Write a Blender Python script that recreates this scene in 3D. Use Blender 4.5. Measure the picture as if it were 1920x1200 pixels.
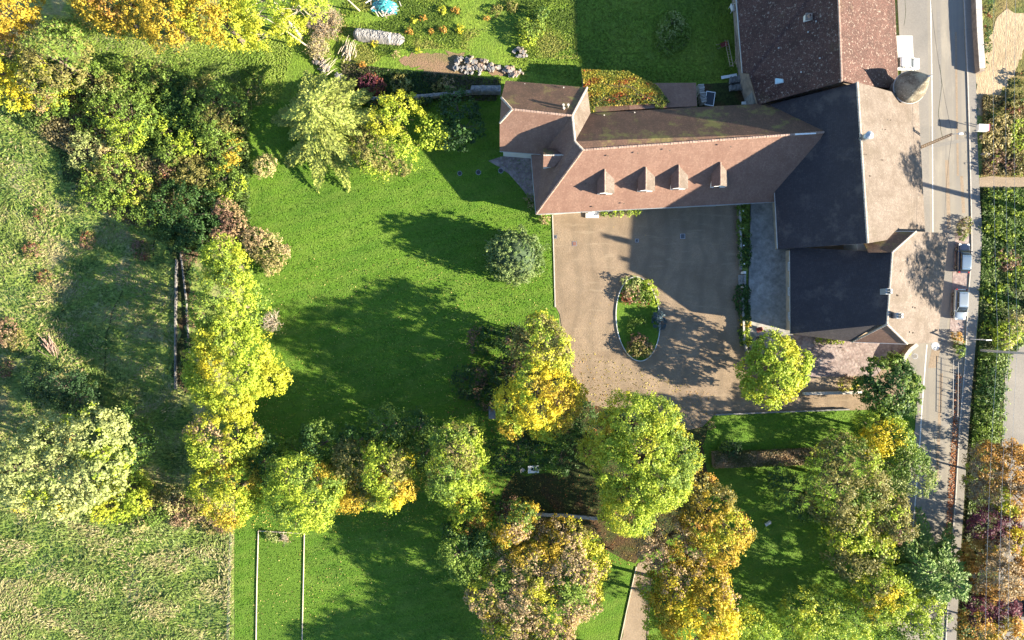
import bpy, bmesh, math, random
import numpy as np
from mathutils import Vector, Matrix, noise as mnoise

for o in list(bpy.data.objects): bpy.data.objects.remove(o, do_unlink=True)
SC = bpy.context.scene
COL = SC.collection
R = math.radians
rng = np.random.default_rng(7)
random.seed(7)

# ------------------------------------------------------------------ camera, sun, sky, exposure
CAM_H = 100.0                      # a drone 100 m up, looking straight down
cam = bpy.data.cameras.new('camera'); cam.lens = 24; cam.sensor_width = 36
cam.clip_start = 1; cam.clip_end = 5000
camo = bpy.data.objects.new('camera', cam); camo.location = (0, 0, CAM_H); COL.objects.link(camo)
SC.camera = camo

SUN_EL, SUN_AZ = R(20.5), math.atan2(0.970, -0.245)      # azimuth clockwise from +Y
sdir = Vector((math.cos(SUN_EL)*math.sin(SUN_AZ), math.cos(SUN_EL)*math.cos(SUN_AZ), math.sin(SUN_EL)))
sl = bpy.data.lights.new('sun', 'SUN'); sl.energy = 5.0; sl.angle = R(0.6); sl.color = (1.0, 0.885, 0.69)
so = bpy.data.objects.new('sun', sl); so.rotation_euler = sdir.to_track_quat('Z', 'Y').to_euler(); COL.objects.link(so)
W = bpy.data.worlds.new('World'); SC.world = W; W.use_nodes = True
nt = W.node_tree; nt.nodes.clear()
sky = nt.nodes.new('ShaderNodeTexSky'); sky.sky_type = 'NISHITA'; sky.sun_disc = False
sky.sun_elevation = SUN_EL; sky.sun_rotation = SUN_AZ; sky.altitude = 100; sky.dust_density = 0.0; sky.ozone_density = 3.0
bg = nt.nodes.new('ShaderNodeBackground'); bg.inputs[1].default_value = 0.072
wo = nt.nodes.new('ShaderNodeOutputWorld')
nt.links.new(sky.outputs[0], bg.inputs[0]); nt.links.new(bg.outputs[0], wo.inputs[0])
SC.view_settings.view_transform = 'Standard'; SC.view_settings.look = 'None'
SC.view_settings.gamma = 1; SC.view_settings.use_curve_mapping = False
SC.view_settings.exposure = 2.36
try:
    SC.cycles.max_bounces = 5; SC.cycles.transparent_max_bounces = 4
except Exception: pass

# ------------------------------------------------------------------ helpers
def at(px, py, z=0.0):
    """world point, z metres up, that stands at this place of the survey photograph"""
    k = (CAM_H - z)/CAM_H/12.8
    return Vector(((px-960)*k, (600-py)*k, z))

def tag(o, label=None, cat=None, group=None, kind=None):
    if label: o['label'] = label
    if cat: o['category'] = cat
    if group: o['group'] = group
    if kind: o['kind'] = kind
    return o

def empty(name, loc, label=None, cat=None, group=None, rz=0):
    o = bpy.data.objects.new(name, None); COL.objects.link(o)
    o.location = loc; o.rotation_euler = (0, 0, rz); o.empty_display_size = 0.3
    return tag(o, label, cat, group)

def link(name, me, mat=None, parent=None, local=False):
    """link a mesh whose vertices are in world space; under a parent they are re-based on it"""
    o = bpy.data.objects.new(name, me); COL.objects.link(o)
    if mat is not None and not me.materials:
        for m in (mat if isinstance(mat, (list, tuple)) else [mat]): me.materials.append(m)
    if parent is not None:
        o.parent = parent
        if not local:
            off = Vector((0, 0, 0)); p = parent
            while p is not None: off += p.location; p = p.parent
            me.transform(Matrix.Translation(-off))
    return o

def mesh(name, V, F, mat=None, parent=None, local=False, smooth=False):
    me = bpy.data.meshes.new(name)
    me.from_pydata([tuple(v) for v in V], [], F)
    if smooth: me.polygons.foreach_set('use_smooth', [True]*len(me.polygons))
    me.update()
    return link(name, me, mat, parent, local)

class MB:
    def __init__(s): s.V = []; s.F = []
    def add(s, V, F):
        n = len(s.V); s.V += [Vector(v) for v in V]; s.F += [tuple(i+n for i in f) for f in F]; return s
    def box(s, c, d, rz=0, rx=0, ry=0):
        M = Matrix.Rotation(rz, 3, 'Z') @ Matrix.Rotation(ry, 3, 'Y') @ Matrix.Rotation(rx, 3, 'X')
        vs = [Vector(c) + M @ Vector((x*d[0]/2, y*d[1]/2, z*d[2]/2)) for z in (-1, 1) for y in (-1, 1) for x in (-1, 1)]
        return s.add(vs, [(0,2,3,1),(4,5,7,6),(0,1,5,4),(2,6,7,3),(0,4,6,2),(1,3,7,5)])
    def tube(s, pts, rad, n=6, cap=True):
        pts = [Vector(p) for p in pts]
        rad = rad if isinstance(rad, (list, tuple)) else [rad]*len(pts)
        V = []; F = []
        for i, p in enumerate(pts):
            t = (pts[min(i+1, len(pts)-1)] - pts[max(i-1, 0)])
            if t.length < 1e-6: t = Vector((0, 0, 1))
            t.normalize()
            a = t.cross(Vector((0, 0, 1)) if abs(t.z) < .9 else Vector((1, 0, 0))).normalized(); b = t.cross(a)
            for k in range(n):
                an = 2*math.pi*k/n
                V.append(p + (a*math.cos(an)+b*math.sin(an))*rad[i])
        for i in range(len(pts)-1):
            for k in range(n):
                F.append((i*n+k, i*n+(k+1) % n, (i+1)*n+(k+1) % n, (i+1)*n+k))
        if cap: F += [tuple(range(n))[::-1], tuple((len(pts)-1)*n+k for k in range(n))]
        return s.add(V, F)
    def prism(s, poly, z0, z1):
        n = len(poly)
        a = sum(poly[i][0]*poly[(i+1) % n][1]-poly[(i+1) % n][0]*poly[i][1] for i in range(n))
        if a < 0: poly = poly[::-1]
        V = [(p[0], p[1], z0) for p in poly] + [(p[0], p[1], z1) for p in poly]
        F = [tuple(range(n))[::-1], tuple(range(n, 2*n))] + [(i, (i+1) % n, n+(i+1) % n, n+i) for i in range(n)]
        return s.add(V, F)
    def cone(s, c, r, n=16, seg=((0, 1), (1, 0))):
        """revolved profile: seg = (height, radius factor)"""
        V = []; F = []
        for h, f in seg:
            for k in range(n):
                an = 2*math.pi*k/n; V.append((c[0]+r*f*math.cos(an), c[1]+r*f*math.sin(an), c[2]+h))
        for i in range(len(seg)-1):
            for k in range(n): F.append((i*n+k, i*n+(k+1) % n, (i+1)*n+(k+1) % n, (i+1)*n+k))
        F.append(tuple(range(n))[::-1]); F.append(tuple((len(seg)-1)*n+k for k in range(n)))
        return s.add(V, F)
    def build(s, name, mat, parent=None, local=False, smooth=False):
        return mesh(name, s.V, s.F, mat, parent, local, smooth)

# ------------------------------------------------------------------ materials
def new_mat(name):
    m = bpy.data.materials.new(name); m.use_nodes = True
    n = m.node_tree.nodes; b = n.get('Principled BSDF'); return m, n, m.node_tree.links, b
def plain(name, c, rough=.7, metal=0, bump=0, scale=8, var=.12, coat=0):
    m, n, L, b = new_mat(name)
    b.inputs['Roughness'].default_value = rough; b.inputs['Metallic'].default_value = metal
    if coat: b.inputs['Coat Weight'].default_value = coat
    tc = n.new('ShaderNodeTexCoord'); nz = n.new('ShaderNodeTexNoise'); nz.inputs['Scale'].default_value = scale; nz.inputs['Detail'].default_value = 6
    L.new(tc.outputs['Object'], nz.inputs['Vector'])
    cr = n.new('ShaderNodeValToRGB'); cr.color_ramp.elements[0].position = .3; cr.color_ramp.elements[1].position = .7
    cr.color_ramp.elements[0].color = (*[x*(1-var) for x in c], 1); cr.color_ramp.elements[1].color = (*[min(1, x*(1+var)) for x in c], 1)
    L.new(nz.outputs[0], cr.inputs[0]); L.new(cr.outputs[0], b.inputs['Base Color'])
    if bump:
        bp = n.new('ShaderNodeBump'); bp.inputs['Strength'].default_value = bump; bp.inputs['Distance'].default_value = .03
        L.new(nz.outputs[0], bp.inputs['Height']); L.new(bp.outputs[0], b.inputs['Normal'])
    return m

def ramp(n, stops):
    cr = n.new('ShaderNodeValToRGB'); e = cr.color_ramp.elements
    e[0].position = stops[0][0]; e[0].color = (*stops[0][1], 1)
    e[1].position = stops[-1][0]; e[1].color = (*stops[-1][1], 1)
    for p, c in stops[1:-1]:
        x = e.new(p); x.color = (*c, 1)
    return cr
def mixc(n, L, f, a, b, mode='MIX'):
    mx = n.new('ShaderNodeMix'); mx.data_type = 'RGBA'; mx.blend_type = mode; mx.clamp_factor = True
    for k, v in ((0, f), (6, a), (7, b)):
        if isinstance(v, (int, float)): mx.inputs[k].default_value = v
        elif isinstance(v, tuple): mx.inputs[k].default_value = (*v, 1)
        else: L.new(v, mx.inputs[k])
    return mx.outputs[2]
def nzt(n, L, vec, scale, detail=5, rough=.55, dist=0):
    t = n.new('ShaderNodeTexNoise'); t.inputs['Scale'].default_value = scale; t.inputs['Detail'].default_value = detail
    t.inputs['Roughness'].default_value = rough; t.inputs['Distortion'].default_value = dist
    if vec is not None: L.new(vec, t.inputs['Vector'])
    return t.outputs[0]
def mapping(n, L, vec, scale=(1, 1, 1), rot=(0, 0, 0)):
    m = n.new('ShaderNodeMapping'); m.inputs['Scale'].default_value = scale; m.inputs['Rotation'].default_value = rot
    L.new(vec, m.inputs['Vector']); return m.outputs[0]
def mrange(n, L, v, a, b, c=0, d=1):
    m = n.new('ShaderNodeMapRange'); L.new(v, m.inputs[0])
    for i, x in enumerate((a, b, c, d)): m.inputs[i+1].default_value = x
    return m.outputs[0]
def bump(n, L, b, h, strength, dist):
    bp = n.new('ShaderNodeBump'); bp.inputs['Strength'].default_value = strength; bp.inputs['Distance'].default_value = dist
    L.new(h, bp.inputs['Height']); L.new(bp.outputs[0], b.inputs['Normal'])

def ground_mat(name, big, mid_scale, fine, bump_d=.1, bump_scale=6, rough=.95, streak=None, extra=None, big_scale=.12, fine_scale=5, fine_amt=.5):
    """big: ramp of slow colour change, fine: ramp multiplied on top"""
    m, n, L, b = new_mat(name); b.inputs['Roughness'].default_value = rough
    b.inputs['Specular IOR Level'].default_value = .2
    tc = n.new('ShaderNodeTexCoord'); v = tc.outputs['Object']
    c = ramp(n, big); L.new(nzt(n, L, v, big_scale, 8, .6, .6), c.inputs[0]); col = c.outputs[0]
    v2 = mapping(n, L, v, streak[0], streak[1]) if streak else v
    f = ramp(n, fine); L.new(nzt(n, L, v2, fine_scale, 4, .65, .3), f.inputs[0])
    col = mixc(n, L, fine_amt, col, f.outputs[0], 'OVERLAY')
    if extra: col = extra(n, L, v, col)
    L.new(col, b.inputs['Base Color'])
    bump(n, L, b, nzt(n, L, v2, bump_scale, 4, .7), 1.0, bump_d)
    return m

G1, G2 = (.058, .128, .013), (.100, .185, .017)
def lawn_extra(n, L, v, col):
    # worn and dry yellowish spots, fallen leaves as specks
    s = mrange(n, L, nzt(n, L, v, .35, 6, .6), .5, .72, 0, .6)
    col = mixc(n, L, s, col, (.14, .215, .03))
    s = mrange(n, L, nzt(n, L, v, .09, 4, .6), .5, .7, 0, .5)
    col = mixc(n, L, s, col, (.045, .10, .012))
    w = n.new('ShaderNodeTexWave'); w.inputs['Scale'].default_value = .16; w.inputs['Distortion'].default_value = 2.5; w.inputs['Detail'].default_value = 2
    L.new(mapping(n, L, v, (1, 1, 1), (0, 0, 1.3)), w.inputs['Vector'])
    col = mixc(n, L, mrange(n, L, w.outputs[0], .3, .9, 0, .16), col, (.16, .20, .04))
    vo = n.new('ShaderNodeTexVoronoi'); vo.inputs['Scale'].default_value = 1.3; L.new(v, vo.inputs['Vector'])
    k = mrange(n, L, vo.outputs['Distance'], .06, .09, .5, 0)
    return mixc(n, L, k, col, (.26, .25, .06))
M = {}
M['lawn'] = ground_mat('lawn_grass', [(.3, G1), (.5, (.078, .156, .014)), (.7, G2)], 1, [(.3, (.3, .3, .3)), (.7, (.72, .72, .68))], bump_d=.22, bump_scale=4.5, extra=lawn_extra, fine_scale=3.5, fine_amt=.8)
M['bed_grass'] = ground_mat('bed_grass', [(.3, (.065, .13, .014)), (.7, (.10, .175, .018))], 1, [(.3, (.3, .3, .3)), (.7, (.7, .7, .7))], bump_d=.12, fine_amt=.8)
def upper_extra(n, L, v, col):
    s = mrange(n, L, nzt(n, L, v, .5, 6, .65), .5, .68, 0, .7)
    return mixc(n, L, s, col, (.12, .17, .03))
M['garden'] = ground_mat('garden_grass', [(.3, (.08, .14, .02)), (.5, (.12, .19, .022)), (.72, (.19, .24, .035))], 1, [(.3, (.25, .25, .25)), (.7, (.75, .75, .7))], bump_d=.3, bump_scale=3.2, extra=upper_extra, fine_scale=2.6, fine_amt=.9)
def meadow_extra(n, L, v, col):
    s = mrange(n, L, nzt(n, L, v, .22, 7, .7, 1.0), .5, .68, 0, .85)
    col = mixc(n, L, s, col, (.31, .26, .15))
    s = mrange(n, L, nzt(n, L, mapping(n, L, v, (1, 1, 1), (0, 0, 1.2)), .4, 7, .7, .5), .62, .72, 0, .6)
    return mixc(n, L, s, col, (.17, .085, .05))
M['meadow'] = ground_mat('meadow_grass', [(.3, (.11, .17, .035)), (.5, (.17, .23, .05)), (.7, (.27, .27, .10))], 1, [(.3, (.18, .2, .2)), (.7, (.85, .82, .72))], bump_d=.22, bump_scale=1.3, streak=((1, 2.2, 1), (0, 0, .6)), extra=meadow_extra, fine_scale=1.6, fine_amt=.9)
M['verge'] = ground_mat('verge_undergrowth', [(.35, (.05, .085, .02)), (.5, (.13, .12, .04)), (.65, (.17, .13, .06))], 1, [(.3, (.25, .25, .25)), (.7, (.8, .78, .7))], bump_d=.4, bump_scale=2.5, fine_scale=2, fine_amt=.9, big_scale=.2)
M['leaf_floor'] = ground_mat('leaf_litter_floor', [(.35, (.025, .03, .012)), (.5, (.04, .055, .016)), (.65, (.065, .042, .022))], 1, [(.3, (.25, .25, .25)), (.7, (.8, .75, .7))], bump_d=.2, bump_scale=4, fine_scale=3, fine_amt=.9, big_scale=.2)  # leaf litter, darkened to make up for thin tree shade
M['earth'] = ground_mat('bare_earth', [(.3, (.12, .12, .04)), (.5, (.20, .13, .08)), (.7, (.28, .19, .12))], 1, [(.3, (.35, .35, .35)), (.7, (.7, .68, .66))], bump_d=.15, bump_scale=5)
def gravel_extra(n, L, v, col):
    # faint wheel tracks and leaf scatter
    w = n.new('ShaderNodeTexWave'); w.inputs['Scale'].default_value = .12; w.inputs['Distortion'].default_value = 9; w.inputs['Detail'].default_value = 3; w.inputs['Detail Scale'].default_value = .6
    L.new(v, w.inputs['Vector'])
    col = mixc(n, L, mrange(n, L, w.outputs[0], .5, 1, 0, .4), col, (.15, .115, .08))
    col = mixc(n, L, mrange(n, L, nzt(n, L, v, .5, 7, .7), .45, .7, 0, .5), col, (.16, .125, .085))
    col = mixc(n, L, mrange(n, L, nzt(n, L, mapping(n, L, v, (.25, 1.6, 1), (0, 0, .5)), .9, 4, .6), .58, .7, 0, .5), col, (.31, .245, .17))
    vo = n.new('ShaderNodeTexVoronoi'); vo.inputs['Scale'].default_value = 1.1; L.new(v, vo.inputs['Vector'])
    vo2 = mrange(n, L, nzt(n, L, v, .12, 2), .5, .65, 0, .6)
    k = mrange(n, L, vo.outputs['Distance'], .07, .11, 1, 0)
    mm = n.new('ShaderNodeMath'); mm.operation = 'MULTIPLY'; L.new(k, mm.inputs[0]); L.new(vo2, mm.inputs[1])
    return mixc(n, L, mm.outputs[0], col, (.38, .25, .06))
M['gravel'] = ground_mat('court_gravel', [(.3, (.185, .135, .09)), (.55, (.235, .175, .12)), (.75, (.27, .20, .135))], 1, [(.3, (.3, .3, .3)), (.7, (.7, .7, .7))], bump_d=.05, bump_scale=9, extra=gravel_extra, fine_scale=9, fine_amt=.55, big_scale=.25)
M['path'] = ground_mat('path_gravel', [(.3, (.20, .155, .11)), (.7, (.28, .22, .16))], 1, [(.3, (.35, .35, .35)), (.7, (.68, .66, .64))], bump_d=.04, bump_scale=9)
M['dirt'] = ground_mat('dirt_track', [(.3, (.27, .205, .13)), (.7, (.38, .30, .20))], 1, [(.3, (.3, .3, .3)), (.7, (.75, .74, .72))], bump_d=.2, bump_scale=3, streak=((3, .5, 1), (0, 0, -.45)), fine_amt=.8, fine_scale=2)
def road_extra(n, L, v, col):
    w = nzt(n, L, mapping(n, L, v, (1.1, .02, 1)), 1.0, 3, .5)
    col = mixc(n, L, mrange(n, L, w, .45, .62, 0, .45), col, (.16, .15, .14))
    w = nzt(n, L, mapping(n, L, v, (.5, .15, 1)), .8, 6, .7)
    return mixc(n, L, mrange(n, L, w, .55, .66, 0, .4), col, (.33, .295, .24))
M['road'] = ground_mat('road_asphalt', [(.3, (.205, .185, .155)), (.7, (.255, .23, .19))], 1, [(.3, (.4, .4, .4)), (.7, (.6, .6, .6))], bump_d=.012, bump_scale=14, extra=road_extra, fine_scale=14, fine_amt=.4)
M['pavement'] = ground_mat('pavement_asphalt', [(.3, (.17, .16, .145)), (.7, (.23, .21, .185))], 1, [(.3, (.4, .4, .4)), (.7, (.62, .62, .62))], bump_d=.015, bump_scale=12, fine_amt=.5)
M['terrace'] = ground_mat('terrace_concrete', [(.3, (.20, .195, .18)), (.5, (.27, .26, .24)), (.7, (.34, .325, .30))], 1, [(.3, (.32, .32, .32)), (.7, (.75, .75, .75))], bump_d=.02, bump_scale=6, fine_scale=1.8, fine_amt=.7, big_scale=.35)
def cobble_extra(n, L, v, col):
    vo = n.new('ShaderNodeTexVoronoi'); vo.inputs['Scale'].default_value = 2.2; L.new(v, vo.inputs['Vector'])
    return mixc(n, L, mrange(n, L, vo.outputs['Distance'], .15, .5, .5, 0), col, (.36, .31, .29))
M['cobble'] = ground_mat('yard_cobbles', [(.3, (.16, .12, .11)), (.55, (.24, .19, .18)), (.75, (.32, .28, .26))], 1, [(.3, (.3, .3, .3)), (.7, (.75, .75, .75))], bump_d=.06, bump_scale=3, extra=cobble_extra, fine_scale=1.5, fine_amt=.8, big_scale=.5)

def roof_mat(name, base, dark, moss, speck=.35, bump_d=.03, moss_lo=.55, row=.24, rough_speck=False):
    """tiles: uv in metres (u along the eave, v up the slope)"""
    m, n, L, b = new_mat(name); b.inputs['Roughness'].default_value = .85; b.inputs['Specular IOR Level'].default_value = .25
    tc = n.new('ShaderNodeTexCoord'); uv = tc.outputs['UV']; ob = tc.outputs['Object']
    br = n.new('ShaderNodeTexBrick'); br.inputs['Scale'].default_value = 1; br.inputs['Brick Width'].default_value = row*.8; br.inputs['Row Height'].default_value = row
    br.inputs['Mortar Size'].default_value = .018; br.inputs['Mortar Smooth'].default_value = .6; br.inputs['Bias'].default_value = 0
    br.inputs['Color1'].default_value = (*base, 1); br.inputs['Color2'].default_value = (*[x*.72 for x in base], 1); br.inputs['Mortar'].default_value = (*dark, 1)
    L.new(uv, br.inputs['Vector'])
    col = br.outputs[0]
    col = mixc(n, L, mrange(n, L, nzt(n, L, ob, .5, 8, .7), .42, .66, 0, .8), col, dark)
    st = nzt(n, L, mapping(n, L, uv, (1.6, .22, 1)), .8, 6, .65)          # rain streaks down the slope
    col = mixc(n, L, mrange(n, L, st, .5, .7, 0, .5), col, dark)
    col = mixc(n, L, mrange(n, L, nzt(n, L, ob, .28, 9, .72), moss_lo, moss_lo+.12, 0, .85), col, moss)
    col = mixc(n, L, mrange(n, L, nzt(n, L, ob, 5, 3, .8), .60, .70, 0, speck), col, tuple(min(1, x*2.3) for x in base))
    if rough_speck:
        col = mixc(n, L, mrange(n, L, nzt(n, L, ob, 2.6, 3, .9), .58, .66, 0, .85), col, (.36, .29, .24))
        col = mixc(n, L, mrange(n, L, nzt(n, L, ob, 3.3, 3, .9), .60, .68, 0, .9), col, (.03, .02, .018))
    L.new(col, b.inputs['Base Color'])
    ht = n.new('ShaderNodeMath'); ht.operation = 'ADD'; L.new(br.outputs['Fac'], ht.inputs[0]); L.new(nzt(n, L, ob, 6, 3, .8), ht.inputs[1])
    bump(n, L, b, nzt(n, L, ob, 5, 4, .8), .8, bump_d)
    return m
M['tile_red'] = roof_mat('clay_tiles_pinkish', (.235, .142, .105), (.15, .082, .06), (.13, .095, .05), speck=.3, moss_lo=.66)
M['tile_moss_dim'] = roof_mat('clay_tiles_mossy_dim', (.165, .092, .062), (.075, .048, .034), (.19, .17, .05), speck=.6, moss_lo=.52)  # mossy clay, base also darkened for the dimly lit north slopes
M['tile_barn'] = roof_mat('weathered_barn_tiles', (.12, .062, .05), (.045, .024, .02), (.12, .09, .05), speck=1.0, bump_d=.16, rough_speck=True, moss_lo=.60)
M['tile_pale_lit'] = roof_mat('pale_clay_tiles_lit', (.172, .140, .118), (.080, .060, .046), (.092, .072, .055), speck=.45, moss_lo=.51)  # sunlit copy of the clay, for east-facing slopes only
M['tile_shaded'] = roof_mat('pale_clay_tiles_shaded', (.050, .044, .050), (.028, .025, .03), (.078, .066, .064), speck=.35, moss_lo=.52)  # same clay darkened, west-slope shade put into the colour
M['ridge'] = plain('ridge_clay', (.30, .20, .155), .85, var=.35, scale=3, bump=.5)
M['mortar_ridge'] = plain('pale_mortar', (.42, .35, .29), .9, var=.25, scale=4)
M['white_wall'] = plain('white_render', (.62, .60, .56), .85, var=.1, scale=1)
M['ochre_wall'] = plain('ochre_render', (.42, .33, .23), .9, var=.2, scale=1)
M['stone'] = plain('limestone', (.24, .19, .15), .9, var=.3, scale=1.6, bump=.8)
M['stone_grey'] = plain('grey_stone', (.19, .185, .18), .9, var=.35, scale=1.6, bump=.8)
M['stone_shaded'] = plain('shaded_grey_stone', (.16, .15, .14), .95, var=.4, scale=2, bump=.8)  # field wall stone, shade put into its colour
M['kerb'] = plain('kerb_stone', (.40, .37, .33), .85, var=.15, scale=2)
M['white'] = plain('white_paint', (.75, .75, .74), .5, var=.05)
M['worn_white'] = plain('worn_road_paint', (.55, .54, .51), .7, var=.25, scale=3)
M['metal'] = plain('grey_metal', (.35, .36, .37), .4, .8, var=.1)
M['dark_metal'] = plain('dark_metal', (.06, .06, .065), .45, .6)
M['zinc'] = plain('zinc_gutter', (.38, .40, .42), .45, .5)
M['wood'] = plain('weathered_wood', (.26, .20, .15), .85, var=.3, scale=4, bump=.5)
M['pale_wood'] = plain('pale_edging_board', (.50, .43, .33), .85, var=.2)
M['bark'] = plain('bark', (.12, .09, .065), .95, var=.3, scale=5, bump=.8)
M['pale_bark'] = plain('pale_bark', (.34, .29, .22), .9, var=.3, scale=5, bump=.5)
M['red'] = plain('faded_red_paint', (.28, .05, .04), .6)
M['pink'] = plain('pink_paint', (.55, .12, .16), .6)
M['tarp'] = plain('grey_tarpaulin', (.20, .19, .18), .7, var=.25, scale=2, bump=.8)
M['teal'] = plain('teal_sheet', (.05, .28, .30), .45, var=.5, scale=1.2)
M['glass'] = plain('dark_glass', (.02, .025, .03), .08, 0, var=.1)
M['tyre'] = plain('tyre_rubber', (.02, .02, .02), .85)
M['car_blue'] = plain('silver_blue_car_paint', (.15, .21, .28), .3, .55, var=.03, coat=.6)
M['car_dark'] = plain('dark_blue_car_paint', (.02, .03, .06), .25, .3, var=.03, coat=.8)
M['car_silver'] = plain('silver_car_paint', (.24, .29, .35), .3, .5, var=.03, coat=.6)
M['car_white'] = plain('white_car_paint', (.78, .78, .78), .3, 0, var=.02, coat=.6)
M['lamp_red'] = plain('red_lens', (.35, .02, .02), .2)
M['lamp_clear'] = plain('clear_lens', (.7, .7, .7), .1)
M['hatch'] = plain('rusty_hatch', (.20, .09, .06), .7, .3, var=.3)
M['hatch_dark'] = plain('dark_hatch', (.05, .05, .055), .7, .3, var=.3)

def leaf_mat(name, trans=.35):
    m, n, L, b = new_mat(name)
    a = n.new('ShaderNodeAttribute'); a.attribute_name = 'leaf_colour'
    b.inputs['Roughness'].default_value = .55; b.inputs['Specular IOR Level'].default_value = .25
    L.new(a.outputs['Color'], b.inputs['Base Color'])
    t = n.new('ShaderNodeBsdfTranslucent'); L.new(a.outputs['Color'], t.inputs['Color'])
    mx = n.new('ShaderNodeMixShader'); mx.inputs[0].default_value = trans
    L.new(b.outputs[0], mx.inputs[1]); L.new(t.outputs[0], mx.inputs[2])
    L.new(mx.outputs[0], n['Material Output'].inputs['Surface'])
    return m
M['leaf'] = leaf_mat('foliage')
M['dry'] = leaf_mat('dry_stems', .15)

# ------------------------------------------------------------------ foliage
PAL = {   # (colour, weight); the first two blend over the crown, the rest are sprinkled
 'green':   [(.12, .20, .035), (.20, .28, .045)],
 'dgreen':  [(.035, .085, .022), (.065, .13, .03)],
 'deep':    [(.025, .06, .022), (.045, .09, .03)],  # like dgreen, also puts shade into the colour of shadowed crowns
 'lime':    [(.27, .37, .035), (.40, .47, .05)],
 'ylime':   [(.36, .41, .035), (.54, .51, .05)],
 'sage':    [(.25, .30, .095), (.38, .41, .15)],
 'olive':   [(.17, .17, .05), (.26, .23, .065)],
 'gold':    [(.36, .27, .03), (.52, .37, .04)],
 'yellow':  [(.50, .44, .03), (.66, .52, .035)],
 'orange':  [(.42, .22, .05), (.55, .31, .06)],
 'tan':     [(.34, .26, .14), (.42, .30, .17)],
 'pinktan': [(.33, .22, .14), (.40, .30, .13)],
 'purple':  [(.10, .03, .05), (.17, .05, .07)],
 'red':     [(.22, .06, .045), (.30, .10, .05)],
 'brown':   [(.20, .12, .08), (.28, .17, .11)],
 'straw':   [(.42, .35, .15), (.50, .43, .19)],
 'fir':     [(.27, .33, .075), (.43, .47, .11)],
 'bfir':    [(.14, .24, .05), (.22, .33, .07)],
 'holly':   [(.06, .12, .03), (.21, .27, .09)],
 'bluegrey':[(.05, .09, .11), (.10, .15, .18)],
}
def field(P, s, seed):
    """slow pseudo-random field in 0..1 at points P"""
    r = np.random.default_rng(seed); v = np.zeros(len(P))
    for k in range(5):
        d = r.normal(size=3); d /= np.linalg.norm(d); v += np.sin(P @ d * s*(.7+.5*k) + r.uniform(0, 6.28))
    return np.clip(.5 + v/5.5, 0, 1)

def quads_mesh(name, C, N, size, colr, aspect=.62, T=None, rs=None):
    """leaf-sized quads at C facing N"""
    rs = rs or rng; n = len(C)
    N = N/np.maximum(np.linalg.norm(N, axis=1, keepdims=True), 1e-6)
    if T is None: T = rs.normal(size=(n, 3))
    T = T - N*(T*N).sum(1, keepdims=True); T /= np.maximum(np.linalg.norm(T, axis=1, keepdims=True), 1e-6)
    B = np.cross(N, T)
    s = (size*rs.uniform(.5, 1.5, n))[:, None] if np.isscalar(size) else size[:, None]
    V = np.empty((n, 4, 3), np.float32)
    V[:, 0] = C - T*s*.5; V[:, 1] = C + B*s*aspect*.5 + T*s*.05 + N*s*.12
    V[:, 2] = C + T*s*.5; V[:, 3] = C - B*s*aspect*.5 + T*s*.05 + N*s*.12
    me = bpy.data.meshes.new(name)
    me.vertices.add(4*n); me.vertices.foreach_set('co', V.ravel())
    me.loops.add(4*n); me.loops.foreach_set('vertex_index', np.arange(4*n, dtype=np.int32))
    me.polygons.add(n); me.polygons.foreach_set('loop_start', np.arange(0, 4*n, 4, dtype=np.int32))
    me.update(calc_edges=True)
    at_ = me.attributes.new('leaf_colour', 'FLOAT_COLOR', 'POINT')
    c4 = np.ones((n, 4, 4), np.float32); c4[:, :, :3] = colr[:, None, :]
    at_.data.foreach_set('color', c4.ravel())
    return me

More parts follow.
